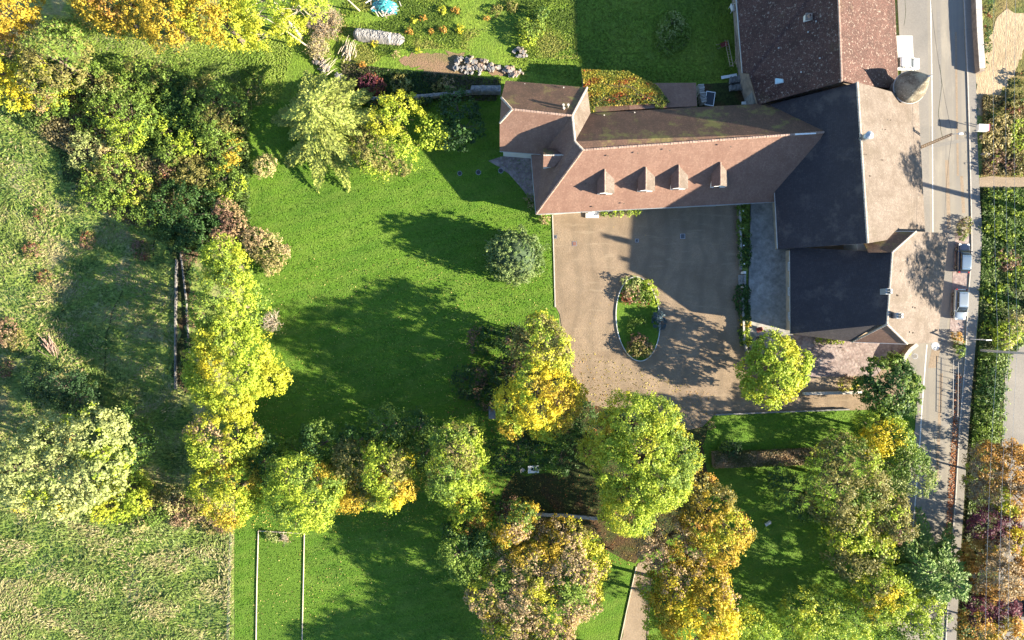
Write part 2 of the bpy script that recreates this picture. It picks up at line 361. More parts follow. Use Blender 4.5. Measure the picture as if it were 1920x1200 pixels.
NLEAF = [0]
def foliage(lobes, pal, seed=0, leaf=.34, clump=.75, dens=1.0, mix=None, spots=(), bottom=-.2, flat=.8, gap=0.0):
    """lobes: (x,y,z,r,rz) world ellipsoids. Returns leaf centres, normals, colours and clump centres."""
    rs = np.random.default_rng(seed+11)
    CC = []; ND = []
    L = np.array(lobes, float)
    for i, (x, y, z, r, rz) in enumerate(L):
        area = 4*math.pi*((r*r+2*r*rz)/3)*.75
        n = max(5, int(area/(clump*clump*1.15)))
        d = rs.normal(size=(n*2, 3)); d /= np.linalg.norm(d, axis=1, keepdims=True)
        d = d[d[:, 2] > bottom][:n]
        rr = rs.uniform(.80, 1.10, len(d)) + .14*(field(d*3, 2.0, seed+i)-.5)*2
        p = np.stack([x+d[:, 0]*r*rr, y+d[:, 1]*r*rr, z+d[:, 2]*rz*rr], 1)
        keep = np.ones(len(p), bool)
        for j, (x2, y2, z2, r2, rz2) in enumerate(L):
            if j == i: continue
            q = ((p[:, 0]-x2)/r2)**2+((p[:, 1]-y2)/r2)**2+((p[:, 2]-z2)/rz2)**2
            keep &= q > .52
        if gap: keep &= field(p, 1.1, seed+50) > gap
        CC.append(p[keep]); ND.append(d[keep])
    CC = np.concatenate(CC); ND = np.concatenate(ND)
    cr = clump*rs.uniform(.45, 1.5, len(CC))
    k = max(4, int(26*dens*(clump/leaf/2.2)**2*.66))
    idx = np.repeat(np.arange(len(CC)), k)
    d = rs.normal(size=(len(idx), 3)) + ND[idx]*1.0 + np.array([0, 0, .35])
    d /= np.linalg.norm(d, axis=1, keepdims=True)
    P = CC[idx] + d*cr[idx][:, None]*rs.uniform(.35, 1.0, len(idx))[:, None]*np.array([1, 1, flat])
    P[:, 2] = np.maximum(P[:, 2], .04)
    N = d + rs.normal(size=d.shape)*.45 + np.array([0, 0, .25])
    A, B = np.array(PAL[pal][0]), np.array(PAL[pal][1])
    f = np.clip(.5*field(CC, .5, seed+3)[idx] + .5*rs.uniform(0, 1, len(CC))[idx] + rs.normal(size=len(idx))*.15, 0, 1)[:, None]
    c = A*(1-f)+B*f
    if mix:                                    # second palette in patches: (palette, amount)
        for q, (p2, amt) in enumerate(mix):
            g = field(CC, .45, seed+7+q)
            th = np.quantile(g, 1-amt) if amt < 1 else -1
            sel = (g + rs.normal(size=len(g))*.09 > th)[idx] & (rs.uniform(size=len(idx)) < .88)
            A2, B2 = np.array(PAL[p2][0]), np.array(PAL[p2][1])
            c[sel] = (A2*(1-f)+B2*f)[sel]
    for (sx, sy, sr, p2) in spots:
        dd = np.hypot(CC[:, 0]-sx, CC[:, 1]-sy)/sr
        sel = (dd + rs.normal(size=len(dd))*.22 < 1)[idx]
        A2, B2 = np.array(PAL[p2][0]), np.array(PAL[p2][1])
        c[sel] = (A2*(1-f)+B2*f)[sel]
    c = c*rs.uniform(.78, 1.22, (len(c), 1))
    return P, N, np.clip(c, 0, .85), CC

def limbs_mb(base, lobes, CC, height, r0, rs, twigs=0.35, fork=.45, lean=(0, 0)):
    mb = MB(); base = Vector(base)
    cx = sum(l[0] for l in lobes)/len(lobes); cy = sum(l[1] for l in lobes)/len(lobes)
    top = Vector((base.x*.5+cx*.5, base.y*.5+cy*.5, height*.8))
    fk = base.lerp(top, fork/.8)
    mb.tube([base-Vector((0, 0, .1)), base+Vector((0, 0, .25)), base.lerp(fk, .5), fk, top], [r0*1.5, r0*1.1, r0*.85, r0*.7, r0*.12], 7)
    for l in lobes:
        e = Vector(l[:3]); m_ = fk.lerp(e, .5)+Vector((0, 0, -.35))
        mb.tube([fk+Vector((rs.normal()*.08, rs.normal()*.08, -.1)), m_, e], [r0*.32, r0*.2, r0*.08], 5)
    n = int(len(CC)*twigs)
    LL = np.array([l[:3] for l in lobes])
    for i in rs.permutation(len(CC))[:n]:
        c = CC[i]; j = np.argmin(((LL-c)**2).sum(1)); s = Vector(LL[j]); e = Vector(c)
        mb.tube([s.lerp(fk, .15), s.lerp(e, .6)+Vector((0, 0, .1)), s.lerp(e, 1.12)], [.07, .045, .018], 3, cap=False)
    return mb

def tree(name, label, circ, h, pal, group=None, leaf=.24, clump=.72, dens=.9, mix=None, spots=(), twigs=.12, squash=.62, seed=None, bark='bark', trunk=.24, cat='tree', gap=0.0, vary=True):
    """circ: crown lobes as (px, py, rpx) read off the survey; h: height in metres"""
    seed = seed if seed is not None else int(sum(a[0]*7+a[1] for a in circ)) % 9999
    rs = np.random.default_rng(seed); lobes = []
    rmax = max(a[2] for a in circ)
    for (px, py, rp) in circ:
        rp = rp*1.04
        f = .55+.45*min(1, rp/rmax)
        hh = h*(rs.uniform(.82, 1.0) if vary else 1)*f
        zc = hh*.64; w = at(px, py, zc); r = rp/12.8*(1-zc/100)
        rz = min(hh-zc, max(r*squash*1.3, hh*.3))
        lobes.append((w.x, w.y, zc, r, rz))
        for q in range(3 if rp > 26 else 1):                  # uneven outline: satellites on each lobe
            a = rs.uniform(0, 6.28); rr = r*rs.uniform(.32, .5); el = rs.uniform(-.2, .8)
            lobes.append((w.x+math.cos(a)*r*.74*math.cos(el), w.y+math.sin(a)*r*.74*math.cos(el), zc+rz*.8*math.sin(el), rr, rr*.8))
    main = [l for l in lobes if l[3] > 1.2] or lobes
    sp = [(at(a, b, h*.7).x, at(a, b, h*.7).y, c/12.8, d) for (a, b, c, d) in spots]
    P, N, c, CC = foliage(lobes, pal, seed, leaf, clump, dens, mix, sp, gap=gap)
    NLEAF[0] += len(P)
    wts = np.array([l[3]**2 for l in main]); cx = (np.array([l[0] for l in main])*wts).sum()/wts.sum(); cy = (np.array([l[1] for l in main])*wts).sum()/wts.sum()
    root = empty(name, (cx, cy, 0), label, cat, group)
    limbs_mb((cx, cy, 0), main, CC, h, trunk*h/10, rs, twigs).build('trunk', M[bark], root, smooth=True)
    link('crown', quads_mesh('crown', P, N, leaf, c, rs=rs), M['leaf'], root)
    return root

def shrub(name, label, circ, h, pal, group=None, leaf=.2, clump=.32, dens=.9, mix=None, spots=(), cat='shrub', seed=None, mat='leaf', bottom=-.05, squash=1, twigs=.25, gap=0):
    seed = seed if seed is not None else int(sum(a[0]*5+a[1]*3 for a in circ)) % 9999
    rs = np.random.default_rng(seed); lobes = []
    for (px, py, rp) in circ:
        hh = h*rs.uniform(.75, 1.0); zc = hh*.45; w = at(px, py, zc); r = rp/12.8
        lobes.append((w.x, w.y, zc, r, hh-zc))
        for q in range(2):
            a = rs.uniform(0, 6.28); rr = r*rs.uniform(.3, .5)
            lobes.append((w.x+math.cos(a)*r*.75, w.y+math.sin(a)*r*.75, zc*.9, rr, rr*.8*squash))
    sp = [(at(a, b, h).x, at(a, b, h).y, c/12.8, d) for (a, b, c, d) in spots]
    P, N, c, CC = foliage(lobes, pal, seed, leaf, clump, dens, mix, sp, bottom=bottom, gap=gap)
    NLEAF[0] += len(P)
    cx = np.mean([l[0] for l in lobes]); cy = np.mean([l[1] for l in lobes])
    root = empty(name, (cx, cy, 0), label, cat, group)
    mb = MB(); n = 0
    for i in rs.permutation(len(CC))[:max(4, int(len(CC)*twigs))]:
        e = Vector(CC[i]); j = lobes[int(np.argmin([(l[0]-e.x)**2+(l[1]-e.y)**2 for l in lobes]))]
        s = Vector((j[0]*.8+e.x*.2, j[1]*.8+e.y*.2, 0)); mb.tube([s, s.lerp(e, .55)+Vector((0, 0, .1)), e+(e-s)*.06], [.035, .022, .01], 3, cap=False)
    mb.build('stems', M['bark'], root)['kind'] = 'stuff'
    link('foliage', quads_mesh('foliage', P, N, leaf, c, rs=rs), M[mat], root)
    return root

def twiggy(name, label, px, py, rp, h, col='brown', n=120, group=None, bark='pale_bark', leaves=400, pal2=None):
    """a bare bush: many thin forking stems, few leaves"""
    rs = np.random.default_rng(int(px*3+py)); w = at(px, py, 0); r = rp/12.8
    root = empty(name, w, label, 'shrub', group); mb = MB(); ends = []
    for i in range(n):
        a = rs.uniform(0, 6.28); q = r*math.sqrt(rs.uniform(.02, 1)); z = h*rs.uniform(.35, 1)*(1-.4*(q/r)**2)
        e = w+Vector((math.cos(a)*q, math.sin(a)*q, z)); s = w+Vector((math.cos(a)*q*.3, math.sin(a)*q*.3, 0))
        m_ = s.lerp(e, .5)+Vector((rs.normal()*.2, rs.normal()*.2, .2))
        mb.tube([s, m_, e], [.045, .03, .012], 3, cap=False); ends.append(e)
        for k in range(3):
            t = rs.uniform(.3, .9); b0 = m_.lerp(e, t); mb.tube([b0, b0+Vector((rs.normal()*.35, rs.normal()*.35, abs(rs.normal())*.25))], [.02, .008], 3, cap=False); ends.append(b0)
    mb.build('stems', M[bark], root)
    E = np.array([tuple(e) for e in ends]); ix = rs.integers(0, len(E), leaves)
    P = E[ix]+rs.normal(size=(leaves, 3))*.28; P[:, 2] = np.maximum(P[:, 2], .05)
    A, B = map(np.array, PAL[col]); f = rs.uniform(0, 1, (leaves, 1)); c = A*(1-f)+B*f
    link('foliage', quads_mesh('foliage', P, rs.normal(size=P.shape)+np.array([0, 0, .6]), .2, c, rs=rs), M['leaf'], root)
    NLEAF[0] += leaves
    return root

def conifer(name, label, base, rp, h, pal, n_levels=7, group=None, nb0=9, droop=.22, seed=1, lf=.46):
    """fir seen from above: separate drooping boughs, each a herringbone of needle sprays"""
    rs = np.random.default_rng(seed); w = at(base[0], base[1], 0)
    root = empty(name, w, label, 'tree', group)
    mb = MB(); mb.tube([w, w+Vector((0, 0, h*.5)), w+Vector((0, 0, h))], [.38, .22, .03], 7)
    P = []; T = []; N = []; B = []; R0 = rp/12.8
    for lv in range(n_levels):
        t = lv/(n_levels-1); z = h*(.16+.80*t); rad = R0*(1-t)**.75+.5
        nb = max(5, int(nb0*(1-.45*t)))
        for k in range(nb):
            a = 2*math.pi*(k+rs.uniform(-.3, .3))/nb+lv*1.9; ln = rad*rs.uniform(.78, 1.18); dr = droop*rs.uniform(.7, 1.3)
            d = Vector((math.cos(a), math.sin(a), 0)); side = Vector((-d.y, d.x, 0)); s = w+Vector((0, 0, z+rs.uniform(-.3, .3))); tone = rs.uniform(.75, 1.2)
            f = lambda u: s+d*ln*u+Vector((0, 0, ln*(.30*u-(.30+dr)*u*u)))
            mb.tube([f(0), f(.5), f(.97)], [.07, .04, .012], 3, cap=False)
            m = max(5, int(ln/.27))
            for q in range(m):
                u = (q+1)/m; c0 = f(u); wl = ((1-u)*.40*ln+.25)*min(1, u*2.6)*rs.uniform(.8, 1.15); wl = min(wl, 1.35)
                for sg in (-1, 1):
                    dd = (d*.75+side*sg*.75).normalized(); e = c0+dd*wl-Vector((0, 0, .28*wl))
                    if q % 2 == 0: mb.tube([c0, e], [.02, .008], 3, cap=False)
                    mm = max(2, int(wl/.15))
                    for j in range(mm):
                        v = (j+.6)/mm; c = c0.lerp(e, v)
                        P.append((c.x+rs.normal()*.04, c.y+rs.normal()*.04, c.z+rs.normal()*.04)); T.append(tuple(dd+d*.25+Vector((rs.normal()*.3, rs.normal()*.3, -.25)))); N.append((rs.normal()*.35, rs.normal()*.35, 1)); B.append(tone)
    P, T, N = np.array(P), np.array(T), np.array(N)
    A, C2 = map(np.array, PAL[pal]); f = rs.uniform(0, 1, (len(P), 1)); c = (A*(1-f)+C2*f)*rs.uniform(.8, 1.2, (len(P), 1))*np.array(B)[:, None]
    mb.build('trunk', M['bark'], root, smooth=True)
    link('crown', quads_mesh('crown', P, N, lf, c, .42, T, rs=rs), M['leaf'], root); NLEAF[0] += len(P)
    return root
# ------------------------------------------------------------------ ground sheets
def sheet(name, poly, z, mat, px=True):
    P = [at(a, b, z) for a, b in poly] if px else [Vector((a, b, z)) for a, b in poly]
    n = len(P); ar = sum(P[i].x*P[(i+1) % n].y-P[(i+1) % n].x*P[i].y for i in range(n))
    if ar < 0: P = P[::-1]
    o = mesh(name, P, [tuple(range(n))], M[mat]); tag(o, kind='structure'); return o
def wob(poly, amp=4, step=22, seed=1):
    rs = np.random.default_rng(seed); out = []
    n = len(poly)
    for i in range(n):
        a = Vector(poly[i]); b = Vector(poly[(i+1) % n]); m = max(1, int((b-a).length/step))
        for k in range(m):
            p = a.lerp(b, k/m); out.append((p.x+rs.normal()*amp, p.y+rs.normal()*amp))
    return out
sheet('ground', [(-1500, -1500), (1500, -1500), (1500, 1500), (-1500, 1500)], 0, 'meadow', px=False)
sheet('garden_lawn', wob([(470, -300), (1400, -300), (1400, 200), (1100, 215), (940, 185), (660, 205), (468, 215), (440, 100), (420, 0)], 5), .012, 'garden')
sheet('lawn', [(462, 190), (700, 190), (1000, 180), (1037, 400), (1060, 800), (1300, 800), (1330, 770), (1700, 766), (1725, 800), (1712, 1260), (440, 1260), (440, 960), (452, 700), (462, 460)], .024, 'lawn')
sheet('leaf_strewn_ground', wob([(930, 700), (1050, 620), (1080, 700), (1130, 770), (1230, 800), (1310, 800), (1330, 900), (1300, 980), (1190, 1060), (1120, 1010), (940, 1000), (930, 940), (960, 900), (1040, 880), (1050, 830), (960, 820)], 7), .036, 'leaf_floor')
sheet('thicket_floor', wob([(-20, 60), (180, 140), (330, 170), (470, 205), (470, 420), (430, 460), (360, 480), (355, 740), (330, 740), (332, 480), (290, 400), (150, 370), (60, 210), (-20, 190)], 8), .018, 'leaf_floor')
sheet('bare_earth', wob([(765, 104), (790, 98), (830, 101), (858, 100), (900, 112), (960, 135), (940, 142), (900, 134), (866, 140), (850, 158), (815, 164), (795, 150), (788, 128), (762, 122), (748, 116)], 3.5, 6), .03, 'earth')
sheet('yard_earth', [(1308, 158), (1440, 150), (1440, 215), (1308, 215)], .036, 'leaf_floor')
sheet('undergrowth_verge', wob([(1842, -60), (2100, -60), (2100, 352), (1842, 352)], 3), .02, 'verge')
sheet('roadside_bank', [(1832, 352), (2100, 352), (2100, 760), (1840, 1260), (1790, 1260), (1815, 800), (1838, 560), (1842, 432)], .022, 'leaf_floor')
sheet('gravel_court', wob([(1037, 402), (1386, 380), (1392, 610), (1400, 655), (1480, 705), (1620, 700), (1700, 690), (1700, 766), (1340, 776), (1318, 800), (1290, 806), (1220, 770), (1110, 760), (1072, 700), (1048, 590), (1040, 570)], 1, 30), .048, 'gravel')
sheet('garden_path', wob([(1196, 1055), (1222, 1050), (1214, 1260), (1150, 1260)], 1.5), .06, 'path')
sheet('side_path', wob([(1000, 960), (1160, 975), (1300, 800), (1330, 805), (1250, 1000), (1200, 1030), (1130, 1010), (1000, 990)], 4), .044, 'leaf_floor')
sheet('west_terrace', wob([(915, 300), (1010, 285), (1012, 400), (960, 330)], 2), .04, 'cobble')
sheet('dirt_track', wob([(1878, 20), (1990, 30), (1925, 80), (1890, 160), (1850, 205), (1832, 222), (1828, 140), (1860, 60)], 4, 9), .05, 'dirt')
sheet('field_path', wob([(1836, 332), (2100, 330), (2100, 348), (1836, 352)], 1.5), .05, 'path')
sheet('side_lane', [(1888, 640), (2100, 560), (2100, 1260), (1870, 1260), (1875, 900)], .05, 'pavement')
# trodden animal tracks through the long grass
def track(pts, w=.16, z=.05, name='trodden_track', amp=2.2):
    P = [Vector(p) for p in wob_line(pts, amp=amp)]; A = []; B = []
    for i, p in enumerate(P):
        t = (P[min(i+1, len(P)-1)]-P[max(i-1, 0)]).normalized(); s = Vector((-t.y, t.x)); A.append(p+s*w*6.4); B.append(p-s*w*6.4)
    poly = [(a.x, a.y) for a in A+B[::-1]]; n = len(P)
    V = [at(a, b, z) for a, b in poly]; F = [(i, i+1, 2*n-2-i, 2*n-1-i) for i in range(n-1)]
    tag(mesh(name, V, F, M['leaf_floor']), kind='structure')
def wob_line(pts, step=14, amp=2.2):
    out = []; rs = np.random.default_rng(int(pts[0][0]+pts[0][1]))
    for a, b in zip(pts, pts[1:]):
        a, b = Vector(a), Vector(b); m = max(1, int((b-a).length/step))
        for k in range(m):
            p = a.lerp(b, k/m); out.append((p.x+rs.normal()*amp, p.y+rs.normal()*amp))
    out.append(pts[-1]); return out
# road and pavements
roadW = [(1690, -60), (1700, 200), (1700, 440), (1695, 655), (1722, 720), (1716, 800), (1690, 1000), (1680, 1260)]
kerbE = [(1803, -60), (1812, 140), (1816, 270), (1819, 400), (1820, 470), (1813, 560), (1808, 670), (1797, 800), (1790, 930), (1778, 1080), (1768, 1260)]
pavE = [(1822, -60), (1830, 140), (1833, 270), (1838, 380), (1842, 432), (1838, 520), (1831, 625), (1821, 747), (1812, 870), (1803, 1010), (1790, 1260)]
sheet('road', roadW+kerbE[::-1], .055, 'road')
def strip(name, A, B, z0, z1, mat):
    """raised strip between two outlines"""
    P = [at(a, b, z1) for a, b in A]+[at(a, b, z1) for a, b in B[::-1]]
    o = MB().prism([(p.x, p.y) for p in P], z0, z1).build(name, M[mat]); tag(o, kind='structure'); return o
off = lambda L_, d: [(a+d, b) for a, b in L_]
strip('pavement', off(kerbE, 2.6), pavE, 0, .16, 'pavement')
def resample(pts, step):
    pts = [Vector(p) for p in pts]; out = [pts[0]]; acc = 0
    for a, b in zip(pts, pts[1:]):
        l = (b-a).length; t = step-acc
        while t < l: out.append(a.lerp(b, t/l)); t += step
        acc = (acc+l) % step
    return out
def kerb(pts_px, name, mat='kerb', step=1.0, w=.16, h=.18, z=0, owner=None):
    root = owner or empty(name, at(*pts_px[0], 0)); 
    if owner is None: tag(root, kind='structure')
    pts = resample([at(a, b, z) for a, b in pts_px], step)
    me = None
    for a, b in zip(pts, pts[1:]):
        d = b-a; o = bpy.data.objects.new('kerb_stone', me) if me else None
        if me is None:
            mb = MB().box((0, 0, h/2), (step*.975, w, h)); me = bpy.data.meshes.new('kerb_stone'); me.from_pydata([tuple(v) for v in mb.V], [], mb.F); me.materials.append(M[mat]); o = bpy.data.objects.new('kerb_stone', me)
        COL.objects.link(o); o.parent = root; o.location = (a+b)/2-root.location; o.rotation_euler = (0, 0, math.atan2(d.y, d.x)+random.uniform(-.01, .01))
    return root
kerb([(a+1.2, b) for a, b in kerbE], 'kerb', step=1.0, w=.15, h=.17)
# western pavement in front of the houses
strip('west_pavement', [(1680, -60), (1690, 140), (1700, 280), (1700, 440)], [(1738, -60), (1741, 200), (1742, 300), (1744, 440)], 0, .14, 'pavement')
strip('wall_foot_pavement', [(1755, 436), (1740, 640)], [(1790, 440), (1783, 540), (1773, 640)], 0, .13, 'pavement')
def paint(name, poly, z=.062, mat='worn_white'):
    return sheet(name, poly, z, mat)
paint('white_road_line', [(1743.2, -60), (1745, -60), (1749, 200), (1750, 440), (1748.5, 440), (1747.2, 200)])
paint('white_road_line', [(1737, 646), (1739, 646), (1730, 760), (1724, 860), (1712, 1000), (1710, 1000), (1722, 860), (1728, 760)])
# parking bay of cobbles
strip('parking_bay_paving', [(1792, 436), (1786, 520), (1781, 620)], [(1817, 440), (1811, 560), (1805, 625)], 0, .075, 'cobble')
strip('white_forecourt_slab', [(1681, 67), (1684, 112)], [(1711, 67), (1713, 111)], 0, .17, 'white_wall')
strip('asphalt_strip', [(1744, 237), (1744, 276)], [(1755, 237), (1756, 274)], .03, .0595, 'pavement')
strip('asphalt_strip', [(1748, 271), (1748, 278)], [(1815, 258), (1816, 264)], .03, .0605, 'pavement')  # darker strip slanting across the road
for px, y0, y1, w_ in ((1757, 20, 190, 5), (1790, 60, 330, 4), (1772, 300, 430, 7), (1762, 700, 900, 6), (1748, 650, 690, 16), (1775, 740, 800, 10), (1800, 330, 400, 6)):
    paint('asphalt_strip', [(px, y0), (px+w_, y0), (px+w_+(4 if y0 < 400 else -8), y1), (px+(4 if y0 < 400 else -8), y1)], .058, 'pavement' if px % 2 else 'path')
for pts in ([(1697, -10), (1698, 20), (1695, 48)], [(1762, 120), (1766, 160), (1760, 215), (1768, 260)], [(1752, 820), (1758, 870), (1750, 930)], [(1710, 200), (1718, 330), (1722, 430)]):
    track(pts, .045, .064 if pts[0][0] > 1740 else .146, 'tar_crack', .6)
strip('raised_terrace', [(1408, 380), (1402, 620)], [(1478, 330), (1486, 650)], 0, .32, 'terrace')
strip('cobbled_yard', [(1486, 628), (1400, 655), (1500, 706)], [(1600, 630), (1705, 645), (1640, 706)], .0, .09, 'cobble')
sheet('sunny_terrace', [(1403, 598), (1486, 620), (1490, 650), (1430, 665), (1403, 650)], .335, 'terrace')
sheet('lower_drive', [(1490, 706), (1612, 706), (1612, 734), (1490, 734)], .07, 'path')
def disc(name, label, px, py, r, z, mat, cat='manhole cover', ring=True, group=None):
    w = at(px, py, z); root = empty(name, w, label, cat, group)
    MB().cone(w, r, 20, ((-.02, 1), (.012, 1), (.012, .86))).build('rim', M['metal'], root)
    m = MB().cone(w+Vector((0, 0, .008)), r*.84, 20, ((0, 1), (.012, 1), (.012, .5)))
    for k in range(-2, 3): m.box(w+Vector((k*r*.3, 0, .022)), (r*.08, r*1.1, .006))
    m.build('cover', M[mat], root)
disc('manhole_cover', 'pale round manhole cover with a pattern on the asphalt below the house corner', 1754, 649, .62, .06, 'worn_white')
disc('manhole_cover', 'faint grey round manhole cover inside the bend of the curved wall', 1716, 668, .4, .06, 'pavement')
disc('manhole_cover', 'dark round cover in the shaded grass, nearest the west terrace', 939, 320, .38, .045, 'hatch_dark', group='round covers west of the house')
disc('manhole_cover', 'dark round cover in the shaded grass, middle of three', 897, 323, .38, .045, 'hatch_dark', group='round covers west of the house')
disc('manhole_cover', 'faint dark cover in the shaded grass, nearest the trees', 862, 325, .34, .045, 'hatch_dark', group='round covers west of the house')
def hatch(label, px, py, s, mat):
    w = at(px, py, .05); root = empty('drain_cover', w, label, 'drain cover')
    MB().box(w+Vector((0, 0, .01)), (s+.12, s+.12, .03)).build('frame', M['metal'], root)
    mb = MB()
    for k in range(5): mb.box(w+Vector((0, (k-2)*s/5, .03)), (s*.92, s/5*.8, .03))
    mb.build('grating', M[mat], root)
hatch('rusty red square cover in the sunny corner of the gravel court', 1077, 457, .55, 'hatch')
hatch('small dark square drain against the west edge of the gravel court', 1041, 444, .4, 'hatch_dark')
hatch('square drain in the shaded half of the court towards the terrace', 1280, 443, .6, 'hatch_dark')
hatch('small square drain just inside the shade of the court', 1194, 451, .4, 'hatch_dark')
for t in ([(2, 700), (40, 655), (90, 608), (120, 580)], [(180, 740), (200, 690), (198, 640), (210, 580), (230, 545)], [(35, 230), (38, 270), (45, 310)], [(70, 225), (75, 300), (85, 350), (110, 380)], [(0, 245), (8, 300), (2, 360)],
          [(25, 1010), (45, 985), (110, 968)], [(0, 1175), (90, 1165), (150, 1165), (195, 1140), (250, 1130), (300, 1120), (350, 1090), (420, 1080)], [(5, 380), (20, 350), (40, 330)], [(275, 400), (290, 450), (288, 480)], [(440, 90), (460, 130), (480, 150)]): track(t)

# ------------------------------------------------------------------ buildings
def slab(name, pts, mat, parent, th=.22):
    pts = [Vector(p) for p in pts]; n = len(pts)
    nrm = Vector((0, 0, 0))
    for i in range(n): nrm += pts[i].cross(pts[(i+1) % n])
    if nrm.z < 0: pts = pts[::-1]; nrm = -nrm
    nrm.normalize()
    V = pts+[p-Vector((0, 0, th)) for p in pts]
    F = [tuple(range(n)), tuple(range(n, 2*n))[::-1]]+[((i+1) % n, i, n+i, n+(i+1) % n) for i in range(n)]
    me = bpy.data.meshes.new(name); me.from_pydata([tuple(v) for v in V], [], F)
    u = Vector((0, 0, 1)).cross(nrm); u = u.normalized() if u.length > 1e-3 else Vector((1, 0, 0)); v = nrm.cross(u)
    uv = me.uv_layers.new(name='UVMap')
    for lp in me.loops:
        p = V[lp.vertex_index]; uv.data[lp.index].uv = (p.dot(u), p.dot(v))
    return link(name, me, M[mat], parent)
def ridge(parent, a, b, mat='ridge', step=.36, r=.15, name='ridge_tiles'):
    a, b = Vector(a), Vector(b); d = b-a; n = max(2, int(d.length/step)); mb = MB()
    for k in range(n):
        s = a.lerp(b, k/n); e = a.lerp(b, (k+.96)/n)
        rr = r*random.uniform(.92, 1.08); mb.tube([s+Vector((0, 0, .03)), e+Vector((0, 0, .03))], [rr*1.12, rr*.92], 6)
    o = mb.build(name, M[mat], parent, smooth=False); o['kind'] = 'stuff'; return o
def gutter(parent, a, b, mat='zinc', r=.08, dz=-.22):
    MB().tube([Vector(a)+Vector((0, 0, dz)), Vector(b)+Vector((0, 0, dz))], r, 6).build('gutter', M[mat], parent)
def win(parent, c, w, h, rz, depth=.1, shutters=None, name='window'):
    """window in a wall: c on the wall face, rz the direction the wall faces"""
    off = Vector(parent.location); f = Vector((math.cos(rz), math.sin(rz), 0)); s = Vector((-f.y, f.x, 0)); c = Vector(c)
    mb = MB()
    for k in (-1, 1): mb.box(c+s*k*(w/2)+f*.03, (.08, .09, h+.08), rz)
    for k in (-1, 1): mb.box(c+Vector((0, 0, k*h/2))+f*.035, (.08, w+.1, .09), rz)
    mb.box(c+f*.03, (.06, .05, h-.1), rz); mb.box(c+f*.028, (.05, w-.1, .04), rz)
    fr = mb.build(name, M['white'], parent)
    MB().box(c+f*.012, (.03, w-.06, h-.06), rz).build('pane', M['glass'], fr)
    MB().box(c+f*.09-Vector((0, 0, h/2+.09)), (.2, w+.25, .07), rz).build('sill', M['kerb'], fr)

